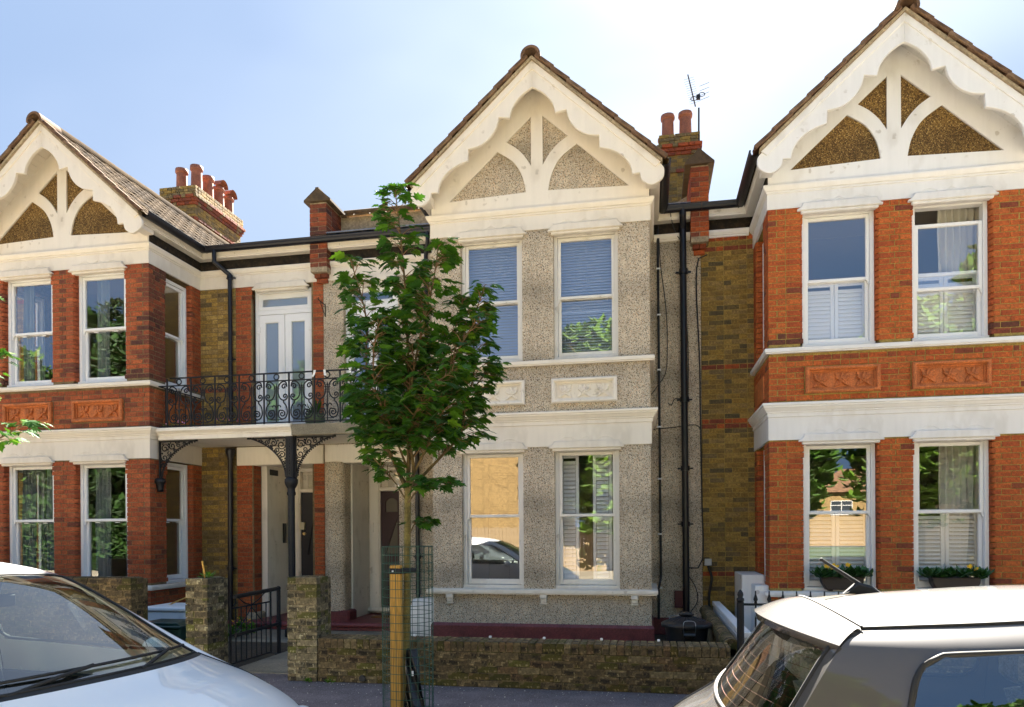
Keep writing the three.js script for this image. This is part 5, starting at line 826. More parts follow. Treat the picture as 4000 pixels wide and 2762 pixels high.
// ---------------------------------------------------------------- television aerial on the chimney
{
  const t = thing('television_aerial', 'thin black television aerial on a pole beside the right chimney', 'aerial', [2.62, 9.3, -5.86]);
  mesh('mast', rod([0, 0, 0], [0.01, 1.34, 0], 0.02, 0.018, 8), M.iron, t);
  const a = V3(-0.055, 1.44, -0.1), b = V3(-0.27, 1.46, 1.0), bo = mesh('boom', rod([a.x, a.y, a.z], [b.x, b.y, b.z], 0.014, 0.012, 8), M.iron, t);
  const el = std({ color: lin(0.03, 0.03, 0.035), roughness: 0.6 });
  for (let i = 0; i < 12; i++) { const q = a.clone().lerp(b, 0.12 + i * 0.07); mesh('element', rod([q.x - 0.1, q.y - 0.02, q.z], [q.x + 0.1, q.y + 0.02, q.z], 0.0028, 0.0028, 5), el, t); }
  for (let i = 0; i < 4; i++) mesh('reflector_rod', rod([0.02, 1.44 + i * 0.1 , 0.10], [0.22, 1.5 + i * 0.1, 0.10], 0.0045, 0.0045, 5), el, t);
  mesh('dipole', [new THREE.TorusGeometry(0.06, 0.010, 6, 20).scale(1.1, 0.7, 1).translate(-0.09, 1.55, 0), new THREE.TorusGeometry(0.06, 0.010, 6, 20).scale(1.1, 0.7, 1).translate(0.07, 1.62, 0), bx(-0.04, 1.52, -0.03, 0.04, 1.62, 0.03)], M.iron, t);
}

// ---------------------------------------------------------------- street tree with stake and guard
const mapleLeaf = (cup, droop, twist) => {   // five-lobed leaf, stalk end at the origin, tip along +y, unit length
  const half = [[0, 0], [0.10, -0.05], [0.30, 0.02], [0.20, 0.12], [0.42, 0.22], [0.56, 0.36], [0.40, 0.36], [0.34, 0.44], [0.50, 0.62], [0.32, 0.60], [0.20, 0.56], [0.18, 0.72], [0.26, 0.82], [0.13, 0.80], [0, 1.0]];
  const pts = [...half, ...half.slice(1, -1).reverse().map(([x, y]) => [-x, y])], P = [], c = [0, 0.34, 0], z = ([x, y]) => [x, y, cup * Math.abs(x) - (cup * 0.9 + 0.25) * x * x - droop * y * y + twist * x * y];
  for (let i = 0; i < pts.length; i++) { const a = z(pts[i]), b = z(pts[(i + 1) % pts.length]); P.push(c, a, b); }
  const g = new THREE.BufferGeometry(); g.setAttribute('position', new THREE.Float32BufferAttribute(P.flat(), 3)); g.computeVertexNormals(); return plain(g); };
const MAPLES = [mapleLeaf(0.18, 0.14, 0.1), mapleLeaf(0.45, 0.30, -0.25), mapleLeaf(0.05, 0.42, 0.3), mapleLeaf(0.6, 0.1, 0.0)];
function tapered(pts, r0, r1, rad = 8) {   // branch through points, thinning to its end
  const c = new THREE.CatmullRomCurve3(pts.map((p) => V3(...p))), n = pts.length * 4, g = new THREE.TubeGeometry(c, n, 1, rad), p = g.attributes.position, q = V3();
  for (let i = 0; i <= n; i++) { const o = c.getPointAt(i / n), r = lerp(r0, r1, i / n); for (let k = 0; k <= rad; k++) { const j = i * (rad + 1) + k; q.fromBufferAttribute(p, j).sub(o).multiplyScalar(r).add(o); p.setXYZ(j, q.x, q.y, q.z); } }
  return g;
}
function maple(t, base, leaders, seed, leafSize, twigStep, most) {
  const r = rng(seed), leaves = [], twigs = [], up = V3(0, 1, 0);
  const addLeaf = (p, dir, size) => {   // leaf blade spreads outwards from p, upper side to the sky, tip drooping
    const d = dir.clone().setY(dir.y * 0.4 - 0.05 - 0.35 * r()).normalize(), n = up.clone().add(V3((r() - 0.5) * 1.1, 0, (r() - 0.5) * 1.1)).normalize(), x = d.clone().cross(n).normalize(), nn = x.clone().cross(d).normalize();
    const m = M4().makeBasis(x, d, nn).scale(V3(size, size, size)).setPosition(p.clone()); leaves.push({ m, tone: r() < 0.08 ? 3 : Math.floor(r() * 3), p });
  };
  for (const L of leaders) {
    const c = new THREE.CatmullRomCurve3(L.pts.map((p) => V3(...p))), len = c.getLength();
    const b = mesh('branch', tapered(L.pts, L.r, 0.004), L.bark ?? M.branch, t);
    for (let s = L.from * len; s <= len; s += twigStep * (0.7 + 0.6 * r())) {
      const u = s / len, p = c.getPointAt(u), tg = c.getTangentAt(u), az = r() * 6.283, out = V3(Math.cos(az), 0, Math.sin(az)), tl = (L.tw ?? 0.3) * (1 - 0.62 * u) * (0.6 + 0.7 * r());
      const dir = tg.clone().multiplyScalar(0.75).addScaledVector(out, 0.95).normalize(), e = p.clone().addScaledVector(dir, tl).add(V3(0, -0.02, 0)), mid = p.clone().lerp(e, 0.5).add(V3(0, 0.02, 0));
      twigs.push(tapered([p.toArray(), mid.toArray(), e.toArray()], 0.0045, 0.002, 4));
      const nl = 3 + Math.floor(tl * 16);
      for (let k = 0; k < nl; k++) { const q = 0.25 + 0.75 * (k + 0.5) / nl, at = p.clone().lerp(e, q), side = dir.clone().cross(up).normalize().multiplyScalar(k % 2 ? 1 : -1).addScaledVector(dir, 0.7).add(V3((r() - 0.5) * 0.7, (r() - 0.5) * 0.5, (r() - 0.5) * 0.7)).normalize(), pe = at.clone().addScaledVector(side, 0.045 + 0.03 * r()); twigs.push(rod(at.toArray(), pe.toArray(), 0.0013, 0.0011, 3)); addLeaf(pe, side, leafSize * (0.55 + 0.8 * r()) * (1 - 0.25 * u)); }
    }
    const tip = c.getPointAt(1); for (let k = 0; k < 6; k++) { const a = k * 1.05 + r(); addLeaf(tip.clone().add(V3(0, 0.01, 0)), V3(Math.cos(a), 0.6, Math.sin(a)), leafSize * 0.75); }
  }
  mesh('twigs', twigs, M.twig, t);
  const P = new Pieces('leaf', 'further_leaves', M.leaf.map((m) => m.color), M.leaf, phy({ color: 0xffffff, vertexColors: true, roughness: 0.6, transmission: 0.38, thickness: 0, side: THREE.DoubleSide, ior: 1.3, specularIntensity: 0.5 }), most);
  for (const l of leaves) { const mw = l.m.clone().setPosition(l.p.clone().add(t.position)); P.add(MAPLES[Math.floor(r() * 4)], l.m, l.tone, shows(mw, 0.1, 0.1) + 1e-6 * (l.p.z + 2) / 4 * (shows(mw, 1, 1) > 0 ? 1 : 0)); }
  P.finish(t); return leaves.length;
}
{
  const t = thing('maple_tree', 'young staked maple tree on the pavement in front of the pebbledash house', 'tree', [-0.44, 0, 4.4]), o = (l, z = 0) => l.map(([x, y, dz = 0]) => [x + 0.44, y, z + dz]);
  mesh('trunk', tapered([[-0.03, 0, 0], [-0.02, 0.5, 0], [0, 1.0, 0], [0.005, 1.5, 0], [0.012, 1.96, 0]], 0.034, 0.027, 12), M.bark, t);
  const n = maple(t, 0, [
    { pts: o([[-0.43, 1.94], [-0.42, 2.3, -0.02], [-0.43, 2.8, -0.05], [-0.443, 3.21, -0.06], [-0.456, 3.61, -0.05], [-0.479, 4.0, -0.02], [-0.52, 4.42]]), r: 0.020, from: 0.15, tw: 0.30 },
    { pts: o([[-0.43, 1.92], [-0.513, 2.14, 0.04], [-0.605, 2.36, 0.08], [-0.687, 2.56, 0.1], [-0.72, 2.75, 0.1], [-0.747, 3.03, 0.08], [-0.755, 3.33, 0.05], [-0.82, 3.6, 0.03], [-0.92, 3.88, 0]]), r: 0.016, from: 0.18, tw: 0.27 },
    { pts: o([[-0.42, 1.90], [-0.36, 2.1, 0.05], [-0.39, 2.43, 0.10], [-0.354, 2.73, 0.12], [-0.31, 3.0, 0.12], [-0.237, 3.35, 0.1], [-0.184, 3.6, 0.06], [-0.145, 3.92, 0.03]]), r: 0.015, from: 0.15, tw: 0.33 },
    { pts: o([[-0.42, 1.95], [-0.30, 2.1, -0.1], [-0.12, 2.3, -0.16], [-0.02, 2.4, -0.15], [0.03, 2.61, -0.12], [0.11, 2.9, -0.1], [0.13, 3.34, -0.05], [0.22, 3.54]]), r: 0.014, from: 0.2, tw: 0.30 },
    { pts: o([[-0.42, 2.0], [-0.25, 2.25, 0.1], [-0.1, 2.55, 0.16], [0.0, 2.94, 0.15], [0.105, 3.15, 0.12], [0.2, 3.3, 0.1]]), r: 0.012, from: 0.2, tw: 0.30 },
    { pts: o([[-0.43, 1.98], [-0.6, 2.2, -0.12], [-0.72, 2.42, -0.2], [-0.80, 2.62, -0.2], [-0.86, 2.75, -0.12]]), r: 0.010, from: 0.35, tw: 0.28 },
    { pts: o([[-0.43, 1.84], [-0.39, 1.86, 0.06], [-0.31, 1.92, 0.15], [-0.16, 1.98, 0.22], [-0.02, 2.0, 0.25]]), r: 0.009, from: 0.45, tw: 0.22 },
    { pts: o([[-0.43, 1.58], [-0.40, 1.6, 0.03], [-0.33, 1.675, 0.1], [-0.24, 1.70, 0.16]]), r: 0.007, from: 0.55, tw: 0.16 },
    { pts: o([[-0.44, 1.86], [-0.50, 2.0, 0.1], [-0.56, 2.1, 0.2], [-0.62, 2.2, 0.27]]), r: 0.007, from: 0.45, tw: 0.2 },
    { pts: o([[-0.42, 2.1], [-0.35, 2.4, 0.2], [-0.2, 2.6, 0.33], [-0.05, 2.75, 0.36], [0.1, 2.85, 0.35]]), r: 0.01, from: 0.2, tw: 0.30 },
    { pts: o([[-0.42, 2.1], [-0.5, 2.45, 0.2], [-0.58, 2.7, 0.30], [-0.6, 3.0, 0.3], [-0.58, 3.3, 0.22]]), r: 0.01, from: 0.2, tw: 0.28 },
    { pts: o([[-0.40, 2.2], [-0.2, 2.5, -0.2], [0.02, 2.75, -0.26], [0.15, 2.9, -0.25], [0.26, 2.98, -0.2]]), r: 0.01, from: 0.25, tw: 0.28 },
    { pts: o([[-0.42, 2.2], [-0.4, 2.6, -0.2], [-0.25, 3.0, -0.28], [-0.1, 3.3, -0.26], [0.0, 3.55, -0.2]]), r: 0.01, from: 0.2, tw: 0.30 },
  ], 31, 0.122, 0.029, 300);
  const st = thing('tree_stake', 'square pine stake tied to the young maple trunk', 'stake', [-0.505, 0, 4.47]); mesh('post', [bx(-0.046, -0.05, -0.04, 0.046, 1.335, 0.04, 0.008)], M.stake, st); mesh('strap', [bx(-0.06, 1.265, -0.052, 0.06, 1.31, 0.053, 0.008), tube([[0.055, 1.288, 0.035], [0.10, 1.29, 0.01], [0.13, 1.29, -0.06], [0.09, 1.288, -0.12], [0.02, 1.288, -0.09]], 0.022, 6)], M.rubber, st); mesh('nail', new THREE.SphereGeometry(0.009, 8, 6).translate(-0.012, 1.288, 0.055), M.upvc, st);
  const g = thing('tree_guard', 'round green wire mesh guard around the young maple', 'tree guard', [-0.435, 0, 4.4]), R = 0.205, H = 1.485;
  for (let i = 0; i < 22; i++) { const a = i / 22 * 6.2832; mesh('upright_wire', rod([R * Math.cos(a), 0, R * Math.sin(a)], [R * Math.cos(a) * 1.01, H, R * Math.sin(a)], 0.0025, 0.0025, 5), M.mesh, g); }
  for (let i = 0; i <= 22; i++) mesh('hoop_wire', new THREE.TorusGeometry(R, 0.0025, 4, 40).rotateX(Math.PI / 2).translate(0, i / 22 * H, 0), M.mesh, g);
  const bag = thing('watering_bag', 'crumpled black plastic sheet hanging inside the tree guard', 'plastic bag', [-0.35, 0, 4.47]), rows = [], r = rng(19); for (let j = 0; j <= 9; j++) rows.push(Array.from({ length: 10 }, (_, i) => { const u = i / 9, v = j / 9; const w = 0.07 * (1 - 0.75 * v * v) + 0.02; return [(u - 0.5) * 2 * w - 0.03 * v, v * 0.66, 0.03 * Math.sin(u * 9 + j) + 0.02 * (r() - 0.5) + 0.04 * Math.sin(u * 3.1)]; })); mesh('sheet', surface(rows), std({ color: lin(0.010, 0.011, 0.011), roughness: 0.22, side: THREE.DoubleSide }), bag, true); mesh('tag', bx(-0.012, 0.45, 0.055, 0.004, 0.49, 0.058), M.upvc, bag);
  const t2 = thing('maple_tree', 'street tree at the left edge reaching leafy twigs into view', 'tree', [-4.45, 0, 4.95]);
  mesh('trunk', tapered([[0, 0, 0], [0, 1, 0], [0.02, 1.9, 0]], 0.05, 0.04, 10), M.bark, t2);
  maple(t2, 0, [{ pts: [[0, 1.85, 0], [0.3, 2.15, 0.02], [0.7, 2.4, 0.03], [0.98, 2.52, 0.02]], r: 0.016, from: 0.5, tw: 0.3 }, { pts: [[0, 1.9, 0], [0.2, 2.5, 0], [0.5, 2.9, 0.03], [0.72, 3.1, 0]], r: 0.016, from: 0.4, tw: 0.26 }, { pts: [[0, 1.9, 0], [0.05, 2.6, -0.05], [0.25, 3.2, 0], [0.42, 3.6, 0]], r: 0.016, from: 0.2, tw: 0.30 }, { pts: [[0, 1.9, 0], [-0.3, 2.6, 0.1], [-0.5, 3.3, 0.1]], r: 0.016, from: 0.3, tw: 0.4 }, { pts: [[0, 1.9, 0], [-0.05, 2.6, 0.1], [-0.05, 3.5, 0.1], [0, 4.2, 0.05]], r: 0.018, from: 0.3, tw: 0.45 }], 37, 0.12, 0.07, 120);
}
// ---------------------------------------------------------------- cars
// rows run along the car from tail to nose, top row first: seam, window top, belt, shoulder, flank, sill; each point is [x, y, half width]
function buildCar(t, o) {
  const NR = o.rows.length, SUB = 14, curves = o.rows.map((r) => new THREE.CatmullRomCurve3(r.map((p) => V3(...p)), false, 'centripetal')), NS = o.rows[0].length, K = (NS - 1) * SUB;
  const at = (row, u) => curves[row].getPoint(u);                       // u by station, 0..1
  const column = (u, n) => { const c = new THREE.CatmullRomCurve3(o.rows.map((_, i) => at(i, u)), false, 'centripetal'); return Array.from({ length: n + 1 }, (_, i) => c.getPoint(i / n)); };
  const NV = 10 * (NR - 1), grid = Array.from({ length: K + 1 }, (_, i) => column(i / K, NV));
  const inside = (p, poly) => { let c = false; for (let i = 0, j = poly.length - 1; i < poly.length; j = i++) { const a = poly[i], b = poly[j]; if ((a[1] > p.y) !== (b[1] > p.y) && p.x < (b[0] - a[0]) * (p.y - a[1]) / (b[1] - a[1]) + a[0]) c = !c; } return c; };
  const rounded = (pts, r) => { const out = []; pts.forEach((p, i) => { const a = pts[(i + pts.length - 1) % pts.length], b = pts[(i + 1) % pts.length], la = Math.hypot(a[0] - p[0], a[1] - p[1]), lb = Math.hypot(b[0] - p[0], b[1] - p[1]), ra = Math.min(r, la * 0.45), rb = Math.min(r, lb * 0.45); for (let k = 0; k <= 6; k++) { const s = k / 6, A = [p[0] + (a[0] - p[0]) / la * ra, p[1] + (a[1] - p[1]) / la * ra], B = [p[0] + (b[0] - p[0]) / lb * rb, p[1] + (b[1] - p[1]) / lb * rb]; out.push([(1 - s) ** 2 * A[0] + 2 * s * (1 - s) * p[0] + s * s * B[0], (1 - s) ** 2 * A[1] + 2 * s * (1 - s) * p[1] + s * s * B[1]]); } }); return out; };
  const tri = (name, cells, get, mat, parent, smoothUV) => { if (!cells.length) return; const id = new Map(), pos = [], idx = []; const v = (a, b) => { const k = a * 1000 + b; if (!id.has(k)) { id.set(k, pos.length / 3); const p = get(a, b); pos.push(p.x, p.y, p.z); } return id.get(k); }; for (const [a, b] of cells) { const q = [v(a, b), v(a + 1, b), v(a + 1, b + 1), v(a, b + 1)]; idx.push(q[0], q[1], q[2], q[0], q[2], q[3]); } const g = new THREE.BufferGeometry(); g.setAttribute('position', new THREE.Float32BufferAttribute(pos, 3)); g.setIndex(idx); g.computeVertexNormals(); const m = new THREE.Mesh(g, mat); m.name = name; m.castShadow = m.receiveShadow = true; parent.add(m); return m; };
  const wins = o.windows.map((w) => rounded(w, o.winRadius ?? 0.06)), wheelsX = o.wheels;
  for (const q of [1, -1]) {
    const get = (a, b) => { const p = grid[a][b]; return V3(p.x, p.y, q * p.z); }, body = [], glass = wins.map(() => []);
    for (let a = 0; a < K; a++) for (let b = 0; b < NV; b++) { const p = grid[a][b].clone().add(grid[a + 1][b + 1]).multiplyScalar(0.5); const w = wins.findIndex((poly) => inside(p, poly)); if (wheelsX.some((x) => Math.hypot(p.x - x, p.y - 0.31) < 0.36)) continue; (w >= 0 ? glass[w] : body).push(q > 0 ? [a, b] : [a, b]); }
    const flip = (m) => { if (m && q > 0) { } return m; };
    flip(tri('body_side', body, get, o.paint, t)); glass.forEach((g) => tri('side_window', g, get, o.glass, t));
    const onSide = ([x, y]) => { let best = null, bd = 1e9; for (let a = 0; a <= K; a++) for (let b = 0; b <= NV; b++) { const p = grid[a][b], d = (p.x - x) ** 2 + (p.y - y) ** 2; if (d < bd) { bd = d; best = p; } } return V3(x, y, q * (best.z + 0.003)); };
    for (const w of wins) mesh('window_seal', tube(w.map(onSide), 0.011, 5, true, w.length * 3), M.rubber, t);
    for (const x of wheelsX) { const z = q * 0.72; const wg = grp('wheel', t); mesh('tyre', new THREE.TorusGeometry(0.245, 0.085, 12, 32).translate(x, 0.31, z), M.rubber, wg); mesh('rim', [rod([x, 0.31, z - 0.06 * q], [x, 0.31, z + 0.05 * q], 0.2, 0.2, 24), ...Array.from({ length: 5 }, (_, i) => { const a = i * 1.2566; return rod([x, 0.31, z + 0.06 * q], [x + 0.19 * Math.cos(a), 0.31 + 0.19 * Math.sin(a), z + 0.055 * q], 0.025, 0.02, 6); })], M.alloy, wg); mesh('wheel_arch', new THREE.CylinderGeometry(0.365, 0.365, 0.34, 28, 1, true, 0, Math.PI).rotateX(-Math.PI / 2).rotateZ(0).translate(x, 0.31, q * 0.66), M.black, t); }
  }
  // top surfaces between the two seams: bulge lifts the middle
  const N = 24; const strip = (u0, u1, n, lift, fwd) => Array.from({ length: n + 1 }, (_, i) => { const u = lerp(u0, u1, i / n), p = at(0, u); return Array.from({ length: N + 1 }, (_, k) => { const s = 1 - 2 * k / N, b = 1 - s * s; const e = i / n; return [p.x + fwd(e) * b, p.y + lift(e) * b, p.z * s]; }); });
  const st = (k) => k / (NS - 1), S = o.st;
  mesh('roof', surface(strip(st(0), st(S.header), 26, o.roofLift, (e) => lerp(o.tailBulge, o.headBulge, e))), o.paint, t, true);
  const ws = strip(st(S.header), st(S.cowl), 36, (e) => lerp(o.roofLift(1), o.cowlLift, e), (e) => lerp(o.headBulge, o.cowlBulge, e));
  const wsIn = ws.slice(1, -1); mesh('windscreen', surface(wsIn.map((r) => r.slice(1, -1))), o.glass, t, true);
  const edge = (rows, r, name) => { const a = rows.map((q) => q[1]), b = rows.map((q) => q[N - 1]), top = rows[0].slice(1, -1), bot = rows[rows.length - 1].slice(1, -1); mesh(name, [tube(a, r, 6), tube(b, r, 6), tube(top, r, 6), tube(bot, r, 6)], M.rubber, t); };
  mesh('windscreen_border', [surface([ws[0], ws[1]]), surface([ws[35], ws[36]]), surface(ws.map((r) => [r[0], r[1]])), surface(ws.map((r) => [r[N - 1], r[N]]))], M.rubber, t); edge(wsIn, 0.008, 'windscreen_seal');
  const bon = strip(st(S.cowl), st(S.front), 40, (e) => lerp(o.cowlLift, o.noseLift, e), (e) => lerp(o.cowlBulge, o.noseBulge, e));
  mesh('bonnet', surface(bon.slice(1)), o.paint, t, true); mesh('cowl', surface(bon.slice(0, 2)), M.rubber, t, true);
  const nose = strip(st(S.front), 1, 8, (e) => lerp(o.noseLift, 0.03, e), (e) => lerp(o.noseBulge, o.noseBulge + 0.04, e)); mesh('nose', surface(nose), o.paint, t, true);
  // end faces, seam to sill
  const endFace = (u, bulge, n) => column(u, n).map((p, i) => Array.from({ length: N + 1 }, (_, k) => { const s = 1 - 2 * k / N; return [p.x + bulge(i / n) * (1 - s * s), p.y + 0.0 * s, p.z * s]; }));
  mesh('bumper', surface(endFace(1, () => o.noseBulge + 0.04, 20)), o.paint, t, true);
  const rear = endFace(0, (e) => -o.rearBulge * (0.6 + 0.4 * e), 40); const g0 = o.rearGlass[0], g1 = o.rearGlass[1];
  mesh('rear_window', surface(rear.slice(g0, g1 + 1).map((r) => r.slice(1, -1))), o.rearGlassMat ?? o.glass, t, true); edge(rear.slice(g0, g1 + 1), 0.009, 'rear_window_seal');
  mesh('tailgate', [surface(rear.slice(0, g0 + 1)), surface(rear.slice(g1)), surface(rear.slice(g0, g1 + 1).map((r) => r.slice(0, 2))), surface(rear.slice(g0, g1 + 1).map((r) => r.slice(-2)))], o.paint, t, true);
  // cabin
  const dk = o.trim, x0 = o.cabin[0], x1 = o.cabin[1];
  mesh('cabin_floor', [bx(x0, 0.18, -0.66, x1 + 0.5, 0.24, 0.66), bx(x0, 0.24, -0.72, x1, 0.82, -0.66), bx(x0, 0.24, 0.66, x1, 0.82, 0.72)], dk, t);
  mesh('dashboard', ext(shapeOf([[0, 0.3], [0.35, 0.3], [0.40, 0.84], [0.10, 0.90], [-0.06, 0.84], [-0.02, 0.6]]), 1.28, 0.03).translate(x1, 0, -0.64), dk, t);
  mesh('steering_wheel', [new THREE.TorusGeometry(0.18, 0.016, 8, 28).rotateY(Math.PI / 2).rotateZ(-0.4).translate(x1 - 0.14, 0.86, o.driver * 0.34), rod([x1 - 0.14, 0.86, o.driver * 0.34], [x1 + 0.1, 0.74, o.driver * 0.34], 0.03), bx(x1 - 0.16, 0.82, o.driver * 0.34 - 0.17, x1 - 0.13, 0.87, o.driver * 0.34 + 0.17)], M.rubber, t);
  for (const [sx, zs] of [[o.seats[0], [-0.34, 0.34]], [o.seats[1], [-0.36, 0.0, 0.36]]]) for (const z of zs) { const sg = grp('seat', t); mesh('cushion', bx(sx, 0.30, z - 0.19, sx + 0.48, 0.48, z + 0.19, 0.05), o.seatMat, sg); mesh('seat_back', ext(shapeOf([[0.04, 0.42], [0.18, 0.45], [0.0, 1.02], [-0.12, 1.0]]), 0.40, 0.04).translate(sx, 0, z - 0.2), o.seatMat, sg); mesh('headrest', [bx(sx - 0.17, 1.05, z - 0.12, sx - 0.06, 1.22, z + 0.12, 0.035), rod([sx - 0.08, 0.98, z - 0.05], [sx - 0.11, 1.1, z - 0.05], 0.007), rod([sx - 0.08, 0.98, z + 0.05], [sx - 0.11, 1.1, z + 0.05], 0.007)], o.seatMat, sg); }
  mesh('headlining', surface(strip(st(0) + 0.01, st(S.header), 10, (e) => o.roofLift(e) - 0.03, (e) => lerp(o.tailBulge, o.headBulge, e)).map((r) => r.map(([x, y, z]) => [x, y - 0.03, z * 0.97]))), o.lining, t, true);
  mesh('interior_mirror', [bx(o.cabin[1] - 0.36, o.rows[0][3][1] - 0.14, -0.11, o.cabin[1] - 0.33, o.rows[0][3][1] - 0.07, 0.11, 0.02), rod([o.cabin[1] - 0.34, o.rows[0][3][1] - 0.1, 0], [o.cabin[1] - 0.30, o.rows[0][3][1] + 0.02, 0], 0.01)], M.rubber, t);
  for (const q of [-1, 1]) { for (const x of o.doorLines) { const pts = []; for (let b = 8; b <= NV - 4; b += 2) { let best = grid[0][b]; for (let a = 0; a <= K; a++) if (Math.abs(grid[a][b].x - x) < Math.abs(best.x - x)) best = grid[a][b]; pts.push(V3(x, best.y, q * (best.z + 0.001))); } mesh('door_gap', tube(pts, 0.0035, 4), M.rubber, t); } mesh('door_handle', tube([[o.handle, 0.80, q * 0.84], [o.handle + 0.05, 0.805, q * 0.872], [o.handle + 0.13, 0.805, q * 0.872], [o.handle + 0.18, 0.80, q * 0.84]], 0.012, 6), o.paint, t); // mirrors, lamps
    mesh('door_mirror', [new THREE.SphereGeometry(0.1, 16, 10).scale(0.75, 0.7, 1).translate(o.mirror[0], o.mirror[1], q * (o.mirror[2] + 0.1)), rod([o.mirror[0] - 0.0, o.mirror[1] - 0.05, q * (o.mirror[2] - 0.04)], [o.mirror[0], o.mirror[1] - 0.03, q * (o.mirror[2] + 0.08)], 0.025)], o.paint, t);
    mesh('headlight', new THREE.SphereGeometry(0.13, 16, 10).scale(0.55, 0.6, 1).translate(o.lamp[0], o.lamp[1], q * o.lamp[2]), M.lampGlass, t); mesh('tail_light', new THREE.SphereGeometry(0.1, 16, 10).scale(0.5, 1.1, 0.35).translate(o.tail[0], o.tail[1], q * o.tail[2]), M.tailGlass, t);
  }
}
M.alloy = std({ color: lin(0.5, 0.5, 0.52), metalness: 0.9, roughness: 0.35 }); M.lampGlass = phy({ color: lin(0.7, 0.72, 0.75), roughness: 0.1, clearcoat: 1 }); M.tailGlass = phy({ color: lin(0.5, 0.02, 0.015), roughness: 0.15, clearcoat: 1 });
M.carGlass = phy({ color: lin(0.80, 0.88, 0.84), transmission: 1, thickness: 0, roughness: 0, ior: 2.35, side: THREE.DoubleSide });
M.carGlassDark = phy({ color: lin(0.35, 0.38, 0.38), transmission: 1, thickness: 0, roughness: 0, ior: 1.75, side: THREE.DoubleSide });
M.carGlassRear = phy({ color: lin(0.9, 0.92, 0.9), transmission: 1, thickness: 0, roughness: 0, ior: 3.0, side: THREE.DoubleSide });
const carPaint = (r, g, b, m = 0, rough = 0.4) => phy({ color: lin(r, g, b), metalness: m, roughness: rough, specularIntensity: 0.15, clearcoat: 1, clearcoatRoughness: 0.04, side: THREE.DoubleSide });
const trimBeige = std({ color: lin(0.60, 0.55, 0.46), roughness: 0.9 }), trimDark = std({ color: lin(0.02, 0.02, 0.022), roughness: 0.8 }), seatGrey = std({ color: lin(0.06, 0.06, 0.065), roughness: 0.95, map: sized(tGrain, 0.3) }), liningGrey = std({ color: lin(0.40, 0.39, 0.36), roughness: 0.95, side: THREE.DoubleSide }), seatPale = std({ color: lin(0.58, 0.54, 0.44), roughness: 0.95, map: sized(tGrain, 0.3) });

const hatchRows = [   // stations: tail, C pillar, B pillar, header, cowl, mid bonnet, bonnet front, nose
  [[0.96, 1.385, 0.50], [1.25, 1.405, 0.53], [1.9, 1.44, 0.545], [2.72, 1.385, 0.53], [3.50, 0.98, 0.66], [3.85, 0.89, 0.64], [4.15, 0.76, 0.58], [4.30, 0.62, 0.48]],
  [[0.87, 1.335, 0.605], [1.2, 1.335, 0.655], [1.9, 1.375, 0.67], [2.72, 1.32, 0.645], [3.52, 0.965, 0.72], [3.85, 0.86, 0.70], [4.13, 0.72, 0.64], [4.28, 0.58, 0.54]],
  [[0.62, 0.98, 0.70], [1.1, 0.97, 0.795], [1.9, 0.95, 0.82], [2.7, 0.925, 0.82], [3.5, 0.89, 0.80], [3.85, 0.79, 0.79], [4.12, 0.64, 0.72], [4.29, 0.52, 0.62]],
  [[0.36, 0.78, 0.72], [1.0, 0.76, 0.835], [1.9, 0.74, 0.85], [2.7, 0.72, 0.85], [3.5, 0.70, 0.84], [3.85, 0.64, 0.82], [4.13, 0.54, 0.75], [4.32, 0.46, 0.64]],
  [[0.24, 0.52, 0.72], [1.0, 0.50, 0.835], [1.9, 0.48, 0.845], [2.7, 0.48, 0.845], [3.5, 0.48, 0.84], [3.85, 0.46, 0.82], [4.15, 0.42, 0.76], [4.34, 0.38, 0.64]],
  [[0.30, 0.24, 0.68], [1.0, 0.20, 0.78], [1.9, 0.19, 0.79], [2.7, 0.19, 0.79], [3.5, 0.19, 0.78], [3.85, 0.20, 0.77], [4.13, 0.21, 0.72], [4.30, 0.22, 0.60]]];
const hatchOpt = { rows: hatchRows, st: { header: 3, cowl: 4, front: 6 }, windows: [[[1.00, 1.0], [1.85, 0.99], [1.85, 1.365], [1.08, 1.322]], [[1.93, 1.01], [2.95, 0.98], [3.28, 0.99], [2.70, 1.325], [1.93, 1.365]]], winRadius: 0.11, wheels: [0.85, 3.42], doorLines: [1.89, 3.05], handle: 2.0, roofLift: (e) => 0.045 + 0.015 * Math.sin(e * 3.1), tailBulge: -0.06, headBulge: 0.08, cowlBulge: 0.22, cowlLift: 0.05, noseBulge: 0.16, noseLift: 0.05, rearBulge: 0.16, rearGlass: [5, 15], cabin: [0.7, 2.9], seats: [1.95, 1.05], driver: -1, mirror: [3.1, 0.98, 0.82], lamp: [4.12, 0.66, 0.60], tail: [0.46, 0.74, 0.66] };
